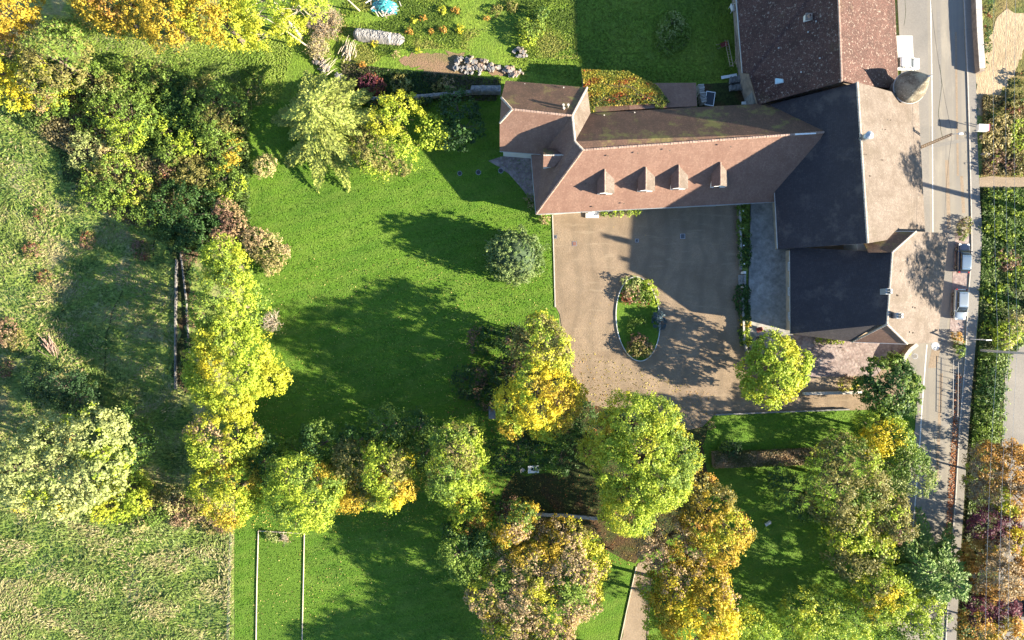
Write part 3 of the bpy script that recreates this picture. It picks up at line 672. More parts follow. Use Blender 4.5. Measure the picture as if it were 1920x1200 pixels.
# ---- the long manor house round the court
def manor():
    root = empty('manor_house', at(1093, 280, 0)*1, 'long house with pinkish tiled roof, white walls and four dormers over the gravel court', 'house')
    E, RZ = 4.0, 9.8
    rW, rE = at(1093, 281, RZ), at(1545, 248, RZ+.2)
    SW, SE = at(1005, 401, E), at(1475, 377, E)
    nW, nE = at(1107, 212, 4.6), at(1560, 187, 4.6)
    wS, aN = at(996, 290, 4.2), at(1073, 217, 9.8)
    aS = at(1078, 265, 9.75)
    NE, vE = at(1101, 164, 5.0), at(1107, 212, 4.9)
    slab('roof_slope', [rW, rE, SE, SW], 'tile_red', root)                       # over the court
    slab('roof_slope', [rW, rE, nE, nW, aS], 'tile_moss_dim', root)
    slab('roof_slope', [rW, aS, aN, at(1018, 289, 5.0), wS, SW], 'tile_red', root)
    slab('roof_slope', [aN, aS, vE, NE], 'tile_pale_lit', root)
    # west wing
    wr = at(960, 205, 9.8)
    slab('roof_slope', [wr, aN, NE, at(948, 151, 5.0), at(940, 183, 8.0)], 'tile_moss_dim', root)
    slab('roof_slope', [wr, at(937, 231, 8.0), at(937, 283, 5.0), at(1018, 289, 5.0), aN], 'tile_red', root)
    slab('roof_slope', [wr, at(940, 183, 8.0), at(937, 231, 8.0)], 'tile_red', root)
    for a, b, m_ in ((rW, rE, 'ridge'), (rW, SW, 'ridge'), (rW, aS, 'mortar_ridge'), (aS, aN, 'mortar_ridge'), (aN, NE, 'mortar_ridge'), (wr, aN, 'ridge'), (wr, at(940, 183, 8.0), 'mortar_ridge'), (wr, at(937, 231, 8.0), 'mortar_ridge')):
        ridge(root, a, b, m_)
    ridge(root, at(1491, 252, RZ+.35), at(1530, 250, RZ+.35), 'white', .62, .1, 'snow_guard')
    gutter(root, nW, at(1430, 196, 4.6)); gutter(root, SW, SE); gutter(root, wS, SW); gutter(root, at(948, 151, 5), NE); gutter(root, at(937, 283, 5), at(1018, 289, 5))
    # walls
    def inset(p, dx, dy): return (p.x+dx, p.y+dy)
    A = [inset(SW, .45, .45), inset(SE, 0, .45), inset(nE, 0, -.4), inset(nW, .0, -.4), inset(NE, -.4, -.4), inset(at(948, 151, 5), .45, -.4), inset(at(937, 283, 5), .45, .45), inset(at(1018, 289, 5), -.1, .45), inset(wS, .45, 0)]
    MB().prism(A, -.2, 3.85).build('wall', M['white_wall'], root)
    g = [(at(939, 283, 5).x+.4, at(939, 283, 5).y+.45), (at(949, 151, 5).x+.4, at(949, 151, 5).y-.45)]
    y0, y1 = g[0][1], g[1][1]; x = g[0][0]+.35
    ym = [at(937, 231, 8).y, at(940, 183, 8).y]
    V = [(x, y0, 3.8), (x, y1, 3.8), (x, y1, 4.75), (x+.1, ym[1], 7.7), (x-.1, ym[0], 7.7), (x, y0, 4.75)]
    V2 = [(a+.4, b, c) for a, b, c in V]; n = 6
    MB().add(V+V2, [tuple(range(n)), tuple(range(n, 2*n))[::-1]]+[(i, n+i, n+(i+1) % n, (i+1) % n) for i in range(n)]).build('gable_wall', M['white_wall'], root)
    # openings on the court side
    d = (SE-SW); rzS = math.atan2(d.y, d.x)-math.pi/2; b0 = SW+Vector((.45, .45, 0))
    def onS(t, z): p = b0.lerp(SE+Vector((0, .45, 0)), t); return Vector((p.x, p.y, z))+Vector((math.cos(rzS), math.sin(rzS), 0))*.0
    for t in (.08, .3, .42, .6, .72, .84): win(root, onS(t, 1.75), 1.1, 1.5, rzS)
    dr = MB().box(onS(.2, 1.1)+Vector((math.cos(rzS), math.sin(rzS), 0))*.03, (.08, 1.1, 2.2), rzS).build('door', M['wood'], root)
    MB().box(onS(.2, 1.05)+Vector((math.cos(rzS)*.1+.4, math.sin(rzS)*.1, 0)), (.06, .05, .14), rzS).build('handle', M['metal'], dr)
    for yy in (310, 345): win(root, at(998, yy, 0)+Vector((.6, 0, 1.9)), 1.1, 1.4, math.pi)
    # dormers: (ridge top, front west, front east, eave west, eave east) read at their own heights
    for (ax, ay, wx, ex, ey, fy) in ((1134, 317, 1120, 1152, 336, 363), (1211, 313, 1196, 1228, 331, 358), (1273, 309, 1258, 1290, 329, 354), (1351, 304, 1334, 1366, 325, 350)):
        zr, ze = 7.9, 6.9
        xr = at(ax, fy, zr).x; xw = at(wx, fy, ze).x; xe = at(ex, fy, ze).x
        yf, yt, ye = at(ax, fy, ze).y, at(ax, ay, zr).y, at(ax, ey, ze).y
        dm = MB().prism([(xw+.15, yf+.12), (xe-.15, yf+.12), (xe-.15, ye+.3), (xw+.15, ye+.3)], 4.6, ze-.05)
        dm.add([(xw+.15, yf+.12, ze-.1), (xe-.15, yf+.12, ze-.1), (xr, yf+.12, zr-.15), (xr, yt, zr-.15), (xw+.15, ye, ze-.1), (xe-.15, ye, ze-.1)], [(0, 1, 2), (0, 2, 3, 4), (1, 5, 3, 2)])
        do = dm.build('dormer', M['white_wall'], root)
        for side, mt in ((xw, 'tile_shaded'), (xe, 'tile_pale_lit')):  # east sides take the pale tile, sunlight put into the colour
            slab('dormer_roof', [(xr, yf, zr), (xr, yt-.1, zr), (side, ye, ze), (side, yf, ze)], mt if mt == 'tile_pale_lit' else 'tile_red', do, .1)
        ridge(do, (xr, yf, zr+.02), (xr, yt, zr+.02), 'ridge', .3, .1)
        mbp = MB().box((xr, yf+.08, 6.2), (1.0, .06, .95)); wd = mbp.build('window', M['white'], do)
        MB().box((xr, yf+.05, 6.2), (.8, .05, .78)).build('pane', M['glass'], wd)
    # gabled dormer on the west slope
    zr, ze = 8.0, 7.1; y = at(1019, 291, zr).y; x0 = at(1019, 291, zr).x; x1 = at(1055, 291, zr).x
    yn, ys = at(1019, 278, ze).y, at(1020, 313, ze).y; 
    dw = MB().prism([(x0+.15, ys+.15), (x1-1, ys+.15), (x1-1, yn-.15), (x0+.15, yn-.15)], 4.5, ze-.05)
    dw.add([(x0+.15, ys+.15, ze-.1), (x0+.15, yn-.15, ze-.1), (x0+.15, (ys+yn)/2+.25, zr-.1), (x1, (ys+yn)/2+.25, zr-.1)], [(0, 1, 2), (0, 2, 3), (1, 3, 2)])
    dw = dw.build('dormer', M['white_wall'], root)
    slab('dormer_roof', [(x0, y, zr), (x1+.2, y, zr), (x1-1.1, ys, ze), (x0, ys, ze)], 'tile_red', dw, .1)
    slab('dormer_roof', [(x0, y, zr), (x1+.2, y, zr), (x1-1.1, yn, ze), (x0, yn, ze)], 'tile_moss_dim', dw, .1)
    ridge(dw, (x0, y, zr), (x1+.2, y, zr), 'mortar_ridge', .3, .1)
    wd = MB().box((x0+.12, (ys+yn)/2, 6.3), (.06, .95, .95)).build('window', M['white'], dw); MB().box((x0+.09, (ys+yn)/2, 6.3), (.05, .75, .75)).build('pane', M['glass'], wd)
    # roof light on the mossy slope and three vent pipes on the west wing
    def onN(px, py, z): return at(px, py, z)
    nN = (nW-rW).normalized(); c = onN(1110, 235, 6.0); rx = -math.atan2(9.8-4.6, abs(nW.y-rW.y))
    s = MB().box(c+Vector((0, 0, .12)), (.95, 1.15, .16), rx=rx).build('roof_window', M['zinc'], root)
    MB().box(c+Vector((0, .07, .21)), (.7, .85, .05), rx=rx).build('pane', M['glass'], s)
    for (a, b) in ((1056, 199), (1065, 199), (1057, 205)):
        q = at(a, b, 9.0); MB().tube([q-Vector((0, 0, .6)), q+Vector((0, 0, .55))], .11, 8).tube([q+Vector((0, 0, .5)), q+Vector((0, 0, .62))], .17, 8).build('vent_pipe', M['kerb'], root)
    # small vent tiles dotted on the slopes
    def vent(p): MB().box(p, (.14, .16, .12)).build('vent_tile', M['bark'], root)
    for (px, py) in ((1140, 292), (1196, 287), (1256, 282), (1370, 275), (1098, 345), (1112, 388), (1170, 382)):
        t = (py-281)/(398-281); vent(rW.lerp(SW, max(0, t)).lerp(rE.lerp(SE, t), (px-1050)/420)*1 if False else at(px, py, RZ-(RZ-E)*t+.06))
    for (px, py) in ((1139, 268), (1172, 264), (1254, 260), (1312, 257), (1133, 216), (1246, 209), (1190, 211), (1370, 254), (1057, 164), (984, 158), (977, 198)):
        t = (py-211)/(275-211) if py > 200 else (py-155)/(210-155); MB().box(at(px, py, 4.9+4.6*t+.08), (.16, .16, .14)).build('vent_tile', M['kerb'], root)
manor()

# ---- the big building along the street
def street_house():
    root = empty('street_house', at(1617, 300, 0), 'tall building along the street, dark shaded roof behind and pale sunlit roof towards the road', 'house')
    rN, rS = at(1607, 154, 13), at(1627, 456, 13)
    eNE, eSE = at(1722, 186, 4.6), at(1735, 438, 4.4)
    eSW, eW = at(1460, 467, 5.0), at(1444, 196, 5.0)
    kS, kN = rS.lerp(Vector((eSW.x, eSW.y, 5)), .07)-Vector((0, 0, .15)), rN.lerp(eW, .07)-Vector((0, 0, .15))
    slab('roof_slope', [rS, rN, kN, kS], 'tile_shaded', root, .3)
    slab('roof_slope', [kS, kN, eW, eSW], 'tile_shaded', root, .25)
    slab('roof_slope', [rN, rS, eSE, eNE], 'tile_pale_lit', root, .25)
    ridge(root, rN, rS, 'mortar_ridge', .4, .17)
    gutter(root, at(1452, 330, 5), at(1459, 466, 5)); gutter(root, eNE, eSE)
    a = .45
    poly = [(eSW.x+1.3, eSW.y+a), (eSE.x-a, eSE.y+a), (eNE.x-a, eNE.y-.2), (eW.x+1.3, eW.y-.2)]
    MB().prism(poly, -.2, 4.5).build('wall', M['ochre_wall'], root)
    for end, s in ((rS, 1), (rN, -1)):
        l, r = (eSW, eSE) if s == 1 else (eW, eNE)
        y = .45*s
        V = [(l.x+a, l.y+y, 4.4), (r.x-a, r.y+y, 4.4), (end.x, end.y+y, 12.6)]; V2 = [(p[0], p[1]+.35*s, p[2]) for p in V]
        MB().add(V+V2, [(0, 1, 2), (5, 4, 3), (0, 3, 4, 1), (1, 4, 5, 2), (2, 5, 3, 0)]).build('gable_wall', M['ochre_wall'], root)
    # steel chimney leaning over the ridge from this height
    c = at(1612, 262, 12.4); mb = MB().tube([c, c+Vector((.25, .1, 1.9))], .42, 14); ch = mb.build('chimney', M['metal'], root, smooth=True)
    MB().cone(c+Vector((.25, .1, 1.9)), .5, 14, ((0, 1), (.08, 1), (.3, .2))).build('chimney_cap', M['zinc'], ch)
    d = eSE-eNE
    for t in (.12, .28, .44, .6, .76, .9): win(root, eNE.lerp(eSE, t)+Vector((-a+.02, 0, -2.4)), 1.1, 1.5, 0)
    for t in (.2, .45, .7): win(root, Vector((eSW.x+1.28, eSW.y+10*t, 2.4)), 1.2, 1.6, math.pi)
    MB().box(at(1455, 400, 0)+Vector((.72, 0, 1.4)), (.1, 1.6, 2.5)).build('door', M['wood'], root)
    for (px, py) in ((1670, 225), (1660, 243), (1655, 300), (1680, 392), (1630, 415), (1632, 330), (1624, 290)):
        t = (px-1620)/110; MB().box(at(px, py, 13-8.4*t+.12), (.14, .14, .12)).build('vent_tile', M['bark'], root)
street_house()

def lower_house():
    root = empty('roadside_house', at(1668, 540, 0), 'lower hipped house by the parked cars with two steel flues and creamy sunlit roof', 'house')
    rN, rS = at(1673, 473, 12), at(1663, 608, 12)
    eNW, eSW = at(1482, 463, 5), at(1483, 626, 5)
    sW = at(1597, 641, 5.0); sE = at(1701, 645, 8.5); eSE = at(1758, 642, 5); eNE = at(1779, 437, 5)
    hN = at(1717, 434, 9.1); hW = Vector((46.0, hN.y, 9.1))
    k = .09
    kN, kS = rN.lerp(eNW, k)-Vector((0, 0, .2)), rS.lerp(eSW, k)-Vector((0, 0, .2))
    slab('roof_slope', [rN, rS, kS, kN], 'tile_shaded', root, .25)
    slab('roof_slope', [kN, kS, sW, eSW, eNW], 'tile_shaded', root, .25)
    slab('roof_slope', [rS, sW, sE], 'tile_red', root, .2)
    slab('roof_slope', [rN, rS, sE, eSE, eNE, hN], 'tile_pale_lit', root, .25)
    slab('roof_slope', [rN, hN, hW, Vector((46.0, rN.y, 12))], 'tile_moss_dim', root, .2)
    for a_, b_ in ((rN, rS), (rS, sE), (rN, hN), (rS, sW)): ridge(root, a_, b_, 'mortar_ridge', .4, .14)
    gutter(root, hW+Vector((4.0, 0, 0)), hN, 'white', .07); gutter(root, at(1482, 470, 5), eSW); gutter(root, sW, sE, 'white', .06)
    a = .45
    MB().prism([(eNW.x+1.2, eNW.y-.1), (eNE.x-a, eNE.y-.5), (eSE.x-a, eSE.y+.5), (sE.x+.5, sE.y+.6), (sW.x, sW.y+a), (eSW.x+1.2, eSW.y+a)], -.2, 4.85).build('wall', M['ochre_wall'], root)
    MB().prism([(46.2, rN.y-2), (hN.x-.2, rN.y-2), (hN.x-.2, hN.y-.35), (46.2, hN.y-.35)], 4.0, 8.7).build('wall', M['white_wall'], root)
    V = [(sE.x+.1, sE.y+.6, 4.5), (eSE.x-a, eSE.y+.5, 4.5), (eSE.x-a, eSE.y+.5, 4.9), (sE.x+.1, sE.y+.6, 8.1)]; V2 = [(p[0], p[1]+.3, p[2]) for p in V]
    MB().add(V+V2, [(0, 1, 2, 3), (7, 6, 5, 4), (0, 4, 5, 1), (1, 5, 6, 2), (2, 6, 7, 3), (3, 7, 4, 0)]).build('gable_wall', M['ochre_wall'], root)
    V = [(hN.x-.2, hN.y-.35, 4.5), (eNE.x-a, eNE.y-.45, 4.5), (eNE.x-a, eNE.y-.45, 4.9), (hN.x-.2, hN.y-.35, 8.75)]; V2 = [(p[0], p[1]-.3, p[2]) for p in V]
    MB().add(V+V2, [(0, 1, 2, 3), (7, 6, 5, 4), (0, 4, 5, 1), (1, 5, 6, 2), (2, 6, 7, 3), (3, 7, 4, 0)]).build('gable_wall', M['ochre_wall'], root)
    for (x0, y0, x1, y1, z) in ((1654, 547, 1667, 547, 11.6), (1674, 592, 1687, 593, 11.2)):
        c = at(x0, y0, z); mb = MB().box(c+Vector((.1, 0, .5)), (.55, .75, 1.4)); ch = mb.build('chimney', M['zinc'], root)
        q = c+Vector((.12, .16, 1.1)); MB().tube([q, q+Vector((.05, 0, .8))], .16, 10).build('flue', M['metal'], ch)
        q = c+Vector((.12, -.18, 1.1)); MB().tube([q, q+Vector((.05, 0, .8))], .16, 10).build('flue', M['metal'], ch)
    for t in (.15, .38, .62, .85): win(root, eNE.lerp(eSE, t)+Vector((-a+.02, 0, -2.6)), 1.1, 1.5, 0)
    for t in (.2, .5, .8): win(root, eNW.lerp(eSW, t)+Vector((1.18, 0, -2.6)), 1.1, 1.6, math.pi)
    for (px, py) in ((1688, 508), (1697, 490), (1684, 554), (1740, 502), (1716, 577), (1712, 624)):
        t = (px-1668)/105; MB().box(at(px, py, 12-7*t+.12), (.2, .2, .14)).build('vent_tile', M['bark'], root)
lower_house()

def barn():
    root = empty('old_barn', at(1570, 60, 0), 'large old barn with rough speckled purple brown tiles at the top by the road', 'barn')
    rS, rN = at(1578, 153, 12.6), at(1569, -75, 12.6)
    eSW, eNW = at(1422, 196, 4.6), at(1374, -90, 5)
    m1 = at(1393, 136, 5); 
    eSE, eNE = at(1685, 168, 4.6), at(1674, -90, 5)
    slab('roof_slope', [rS, rN, eNW, at(1384, 20, 5), m1, at(1405, 137, 5.6), eSW], 'tile_barn', root, .25)
    slab('roof_slope', [rN, rS, eSE, eNE], 'tile_barn', root, .25)
    ridge(root, rN, rS, 'ridge', .42, .16)
    gutter(root, eNW, m1, 'zinc', .1); gutter(root, eNE, eSE, 'zinc', .08)
    MB().prism([(eSW.x+.2, eSW.y+.4), (eSE.x-.45, eSE.y+.5), (eNE.x-.45, eNE.y), (eNW.x+1.1, eNW.y), (m1.x+1.1, m1.y)], -.2, 4.5).build('wall', M['stone'], root)
    for end, l, r, s in ((rS, eSW, eSE, 1), (rN, eNW, eNE, -1)):
        V = [(l.x+.4, l.y+.4*s, 4.4), (r.x-.4, r.y+.4*s, 4.4), (end.x, end.y+.4*s, 12.2)]; V2 = [(p[0], p[1]+.35*s, p[2]) for p in V]
        MB().add(V+V2, [(0, 1, 2), (5, 4, 3), (0, 3, 4, 1), (1, 4, 5, 2), (2, 5, 3, 0)]).build('gable_wall', M['stone'], root)
    c = at(1506, 42, 8.9); ch = MB().box(c+Vector((0, 0, .6)), (.75, .75, 2.2)).build('chimney', M['white_wall'], root)
    MB().box(c+Vector((0, 0, 1.75)), (.9, .9, .14)).build('chimney_cap', M['stone'], ch)
    MB().cone(c+Vector((0, 0, 1.8)), .26, 10, ((0, 1), (.45, .8), (.45, .55), (.1, .5))).build('chimney_pot', M['ridge'], ch)
    c = at(1460, 151, 7.4); ry = math.atan2(7.6, 10.5)
    s = MB().box(c+Vector((0, 0, .2)), (1.1, .95, .12), ry=-ry).build('roof_window', M['zinc'], root)
    MB().box(c+Vector((-.03, 0, .26)), (.9, .75, .05), ry=-ry).build('pane', plain('sky_blue_pane', (.35, .5, .55), .15, 0, var=.03), s)
    for (px, py) in ((1537, 109), (1502, 135), (1515, 60), (1460, 90), (1530, 40)):
        t = (1575-px)/180; MB().box(at(px, py, 12.6-7.6*t+.15), (.18, .18, .12)).build('slipped_tile', M['kerb'], root)
    for t in (.3, .55, .8): win(root, eNE.lerp(eSE, t)+Vector((-.44, 0, -2.6)), 1.0, 1.3, 0)
barn()

def turret():
    c = at(1707, 166, 0); root = empty('round_turret', c, 'round stone corner tower with pale lichen covered cone roof beside the white car', 'tower')
    w = Vector((c.x, c.y, 0))
    z0 = 8.0; cc = at(1712, 164, z0); w = Vector((cc.x-.3, cc.y+.1, 0))
    MB().cone(w, 1.75, 28, ((-.2, 1), (z0-.2, 1))).build('wall', M['stone'], root, smooth=False)
    me = MB().cone(w+Vector((0, 0, z0-.25)), 2.15, 36, ((0, 1), (.5, .95), (1.7, .70), (3.0, .38), (4.0, .12), (4.3, .02))).build('cone_roof', roof_mat('lichen_tiles', (.40, .35, .26), (.17, .14, .10), (.46, .41, .30), speck=1.0, bump_d=.4, moss_lo=.5), root)
    MB().cone(w+Vector((0, 0, z0-.4)), 2.2, 30, ((0, 1), (.15, 1))).build('eaves_band', M['white_wall'], root)
    mb = MB().cone(w+Vector((0, 0, z0+3.8)), .16, 8, ((0, .4), (.25, 1), (.5, .3), (1.0, .15))); mb.build('finial', M['zinc'], root)
    win(root, w+Vector((1.76, 0, 5.5)), .5, .9, 0)
turret()

def back_range():
    root = empty('back_outbuilding', at(1200, 170, 0), 'low outbuilding behind the long house, its roof half smothered in autumn creeper', 'outbuilding')
    zn, zs = 2.6, 4.4
    a, b, c, d = at(1090, 131, zn), at(1178, 135, zn), at(1178, 156, zn+.35), at(1305, 155, zn+.35)
    s1, s2 = at(1307, 199, zs), at(1100, 213, zs)
    slab('roof_slope', [a, b, at(1179, 205, zs), s2], 'tile_moss_dim', root, .2)
    slab('roof_slope', [c+Vector((.02, 0, 0)), d, s1, at(1180, 205, zs)], 'tile_red', root, .2)
    MB().prism([(a.x+.3, a.y-.3), (b.x-.2, b.y-.3), (c.x-.2, c.y-.3), (d.x-.3, d.y-.3), (s1.x-.3, s1.y), (s2.x+.3, s2.y)], -.2, 2.35).build('wall', M['stone'], root)
    gutter(root, d, s1, 'zinc', .07)
    # creeper: leaves lying over the roof
    n = 12000; rs = np.random.default_rng(5)
    u = rs.uniform(0, 1, n); v = rs.uniform(0, 1, n)
    P = np.zeros((n, 3)); 
    for i in range(n):
        top = a.lerp(at(1215, 136, zn), u[i]); bot = s2.lerp(at(1262, 203, zs), u[i]); p = top.lerp(bot, v[i]); P[i] = (p.x, p.y, p.z+.12+rs.uniform(0, .16))
    cut = (u < 1.0-.0*v); g = field(P, .8, 4)
    cut &= (u < .70+.8*v) & ~((v > .86) & (g < .6))
    P = P[cut]; m = len(P)
    col = np.array([(.42, .34, .045)])*np.ones((m, 1)); g = field(P, 1.3, 9)+rs.normal(size=m)*.2
    col[g > .66] = (.24, .27, .04); col[g < .2] = (.40, .24, .04); col[(g < .03)] = (.45, .09, .04)
    vv = (v[cut] > .62); col[vv & (rs.uniform(size=m) < .6)] = (.10, .13, .03)
    col = col*rs.uniform(.75, 1.25, (m, 1))
    N = rs.normal(size=(m, 3))*.5+np.array([0, .3, 1])
    cr = empty('creeper', at(1140, 165, 0)+Vector((0, 0, 3)), 'yellow green and red creeper spread over the low roof behind the long house', 'creeper')
    link('foliage', quads_mesh('foliage', P, N, .24, col, rs=rs), M['leaf'], cr)
    mb = MB()
    for k in range(26):
        p = Vector(tuple(P[rs.integers(m)])); q = Vector(tuple(P[rs.integers(m)]))
        if (p-q).length > 4.5: q = p.lerp(q, 4/(p-q).length)
        mb.tube([p, p.lerp(q, .5)+Vector((.2, .1, .0)), q], .025, 3)
    mb.build('stems', M['bark'], cr)
back_range()
# ------------------------------------------------------------------ walls, edgings, fences
def stone_mesh(seed, sx, sy, sz):
    rs = np.random.default_rng(seed); bm = bmesh.new(); bmesh.ops.create_icosphere(bm, subdivisions=1, radius=1) if seed % 2 else bmesh.ops.create_cube(bm, size=1.5)
    for v in bm.verts: v.co = Vector((v.co.x*sx, v.co.y*sy, v.co.z*sz))*rs.uniform(.78, 1.12)
    me = bpy.data.meshes.new('stone'); bm.to_mesh(me); bm.free(); return me
STONES = {}
def stones_for(mat):
    if mat not in STONES:
        STONES[mat] = [stone_mesh(i, .5, .38, .3) for i in range(6)]
        for m_ in STONES[mat]: m_.materials.append(M[mat])
    return STONES[mat]
def add_stone(root, p, s, mat, rz=None, flat=1):
    if mat == 'stone' and random.random() < .35: mat = random.choice(('stone_grey', 'stone_grey', 'ridge'))
    o = bpy.data.objects.new('stone', random.choice(stones_for(mat))); COL.objects.link(o); o.parent = root
    o.location = Vector(p)-root.location; o.scale = (s, s*random.uniform(.7, 1.1), s*flat)
    o.rotation_euler = (random.uniform(-.3, .3), random.uniform(-.3, .3), rz if rz is not None else random.uniform(0, 6.3)); return o
def wall(label, pts, h, w=.5, mat='stone', cope='kerb', step=.85, cat='wall', name='stone_wall', rough=False):
    P = [at(a, b, 0) for a, b in pts]; root = empty(name, P[0], label, cat)
    mb = MB()
    for a, b in zip(P, P[1:]):
        d = b-a; c = (a+b)/2+Vector((0, 0, h/2)); mb.box(c, (d.length+w*.6, w, h+.01*random.random()), math.atan2(d.y, d.x))
    mb.build('masonry', M[mat], root)
    Q = resample([p+Vector((0, 0, h)) for p in P], step)
    if rough:
        for a in resample([p+Vector((0, 0, h)) for p in P], step*.7): add_stone(root, a+Vector((random.uniform(-.08, .08), random.uniform(-.08, .08), .02)), random.uniform(.5, .8)*w/.6, mat if mat == 'stone_grey' else mat, flat=.7)
    elif cope:
        me = None
        for a, b in zip(Q, Q[1:]):
            d = b-a
            if me is None:
                m_ = MB().box((0, 0, 0), (step*.97, w*1.22, .09)); me = bpy.data.meshes.new('coping_stone'); me.from_pydata([tuple(v) for v in m_.V], [], m_.F); me.materials.append(M[cope])
            o = bpy.data.objects.new('coping_stone', me); COL.objects.link(o); o.parent = root
            o.location = (a+b)/2+Vector((0, 0, .05+random.uniform(0, .012)))-root.location; o.rotation_euler = (0, 0, math.atan2(d.y, d.x)+random.uniform(-.02, .02))
    return root
wall('cream stone wall with flat coping beside the road at the top', [(1822, -40), (1826, 60), (1831, 136)], 1.2, .7)
wall('pale rubble wall running from the bushes to the corner of the west wing', [(664, 191), (800, 184), (886, 176)], 1.2, .45, 'stone_grey', rough=True)
wall('thick bluish white rubble wall stub against the west wing', [(889, 173), (936, 173)], 1.7, .85, 'stone_grey', rough=True, step=.6)
wall('crumbling grey field wall left of the row of yellow green trees', [(333, 488), (331, 600), (331, 728)], .5, .2, 'stone_shaded', rough=True)
wall('second crumbling wall line close to the bushes, right of the field wall', [(340, 474), (350, 560), (356, 660)], .3, .16, 'stone_shaded', rough=True)
wall('low retaining wall between gravel court and terrace, upper stretch', [(1384, 381), (1387, 505)], .8, .22, 'stone_grey')
wall('low retaining wall between gravel court and terrace, lower stretch below the gate', [(1389, 545), (1392, 640), (1400, 662)], .8, .22, 'stone_grey')
wall('thin wall between the drive and the shaded strip of lawn', [(1340, 777), (1450, 772), (1590, 767)], .4, .16, 'stone_grey', 'stone_grey')
wall('whitish low wall along the lower drive under the round tree', [(1506, 737), (1612, 735)], .7, .35, 'white_wall')
wall('curved stone wall sweeping from the house corner to the road', [(1710, 645), (1697, 655), (1687, 669), (1680, 690)], 1.3, .45, 'stone', step=.6)
wall('low mossy wall under the trees beside the shaded yard', [(985, 962), (1060, 965), (1120, 971)], .5, .35, 'stone_grey')
def edging(label, pts, w=.10, h=.14, mat='pale_wood', name='lawn_edging', step=1.8, cat='edging'):
    P = resample([at(a, b, 0) for a, b in pts], step)+[at(*pts[-1], 0)]; root = empty(name, P[0], label, cat)
    for a, b in zip(P, P[1:]):
        d = b-a
        if d.length < .2: continue
        MB().box((a+b)/2+Vector((0, 0, h/2)), (d.length-.02, w, h), math.atan2(d.y, d.x)).build('edging_board', M[mat], root)
edging('pale stone edging between lawn and gravel court', [(1036, 403), (1039, 500), (1041, 576)], .14, .12, 'kerb')
edging('pale edging board along the left side of the garden path', [(1193, 1062), (1178, 1130), (1160, 1215)], .12, .16, 'pale_wood')
edging('thin dark edging on the right side of the garden path', [(1222, 1065), (1218, 1130), (1212, 1215)], .08, .12, 'wood')
# rectangle of white boards on the lower lawn
root = empty('ball_court_edging', at(484, 995, 0), 'long rectangle of white boards framing a strip of the lower lawn', 'edging')
for pts in ([(485, 995), (482, 1100), (480, 1240)], [(485, 995), (571, 1000)], [(571, 1000), (569, 1100), (566, 1240)]):
    P = resample([at(a, b, 0) for a, b in pts], 2.0)+[at(*pts[-1], 0)]
    for a, b in zip(P, P[1:]):
        d = b-a
        if d.length > .2: MB().box((a+b)/2+Vector((0, 0, .09)), (d.length-.02, .09, .18), math.atan2(d.y, d.x)).build('board', M['pale_wood'], root)
tag(sheet('ball_court_surface', [(486, 996), (570, 1001), (565, 1240), (482, 1240)], .034, 'bed_grass'), kind='structure')
def wire_fence(label, pts, h=1.1, step=2.5, name='wire_fence', mat='wood'):
    P = resample([at(a, b, 0) for a, b in pts], step); root = empty(name, P[0], label, 'fence')
    for p in P: MB().box(p+Vector((0, 0, h/2)), (.09, .09, h)).build('post', M[mat], root)
    for z in (.35, .7, 1.0): MB().tube([p+Vector((0, 0, h*z)) for p in P], .012, 3).build('wire', M['metal'], root)
wire_fence('wire fence between rough meadow and lower lawn', [(437, 985), (434, 1080), (430, 1230)])
# oval bed
cx, cy = at(1196, 598, 0).x, at(1196, 598, 0).y; ea, eb, er = 41/12.8, 79/12.8, R(4)
def oval(t, s=1): x, y = ea*s*math.cos(t), eb*s*math.sin(t)*(1-.0*math.cos(t)); return (cx+x*math.cos(er)-y*math.sin(er), cy+x*math.sin(er)+y*math.cos(er))
tag(mesh('oval_bed', [(*oval(2*math.pi*k/48), .09) for k in range(48)], [tuple(range(48))], M['bed_grass']), kind='structure')
root = empty('bed_edging', (cx, cy, 0), 'oval ring of white edging stones round the planted bed in the court', 'edging')
me = None
tt = [2*math.pi*k/56 for k in range(56)]
for k in range(56):
    a = Vector((*oval(tt[k]), 0)); b = Vector((*oval(tt[(k+1) % 56]), 0)); d = b-a
    MB().box((a+b)/2+Vector((0, 0, .1)), (d.length*.98, .12, .2+random.uniform(-.02, .02)), math.atan2(d.y, d.x)).build('edging_stone', M['worn_white'], root)
# stone heaps
def heap(label, spots, name='stone_pile', cat='stone pile', mat='stone', s=(.5, .95)):
    p0 = at(*spots[0][:2], 0); root = empty(name, p0, label, cat)
    for (px, py, rp, n) in spots:
        for i in range(n):
            a = random.uniform(0, 6.3); q = math.sqrt(random.random()); z = (1-q)*rp/12.8*.5
            p = at(px+math.cos(a)*q*rp, py+math.sin(a)*q*rp*.75, 0)+Vector((0, 0, .15+z)); add_stone(root, p, random.uniform(*s), mat if random.random() > .2 else 'stone_grey')
heap('loose heap of white and pinkish stones along the edge of the bare earth', [(862, 115, 9, 12), (884, 119, 14, 22), (906, 122, 12, 18), (926, 128, 11, 16)])
heap('row of tumbled grey stones below the heap, in the shade', [(858, 130, 8, 9), (874, 131, 9, 10), (893, 134, 12, 13)], mat='stone_grey')
heap('stack of pale stones by the corner of the west wing roof', [(955, 132, 10, 14), (964, 141, 9, 12), (974, 138, 6, 6)])
heap('small round pile of white stones beside the bush in the upper garden', [(976, 99, 13, 26)], s=(.4, .75))
heap('rubble and pale stones beside the feathery conifer', [(598, 112, 12, 16), (608, 128, 10, 12)])
heap('grey stones in the shade right of the rubble', [(632, 145, 10, 16)], mat='stone_grey', s=(.4, .75))
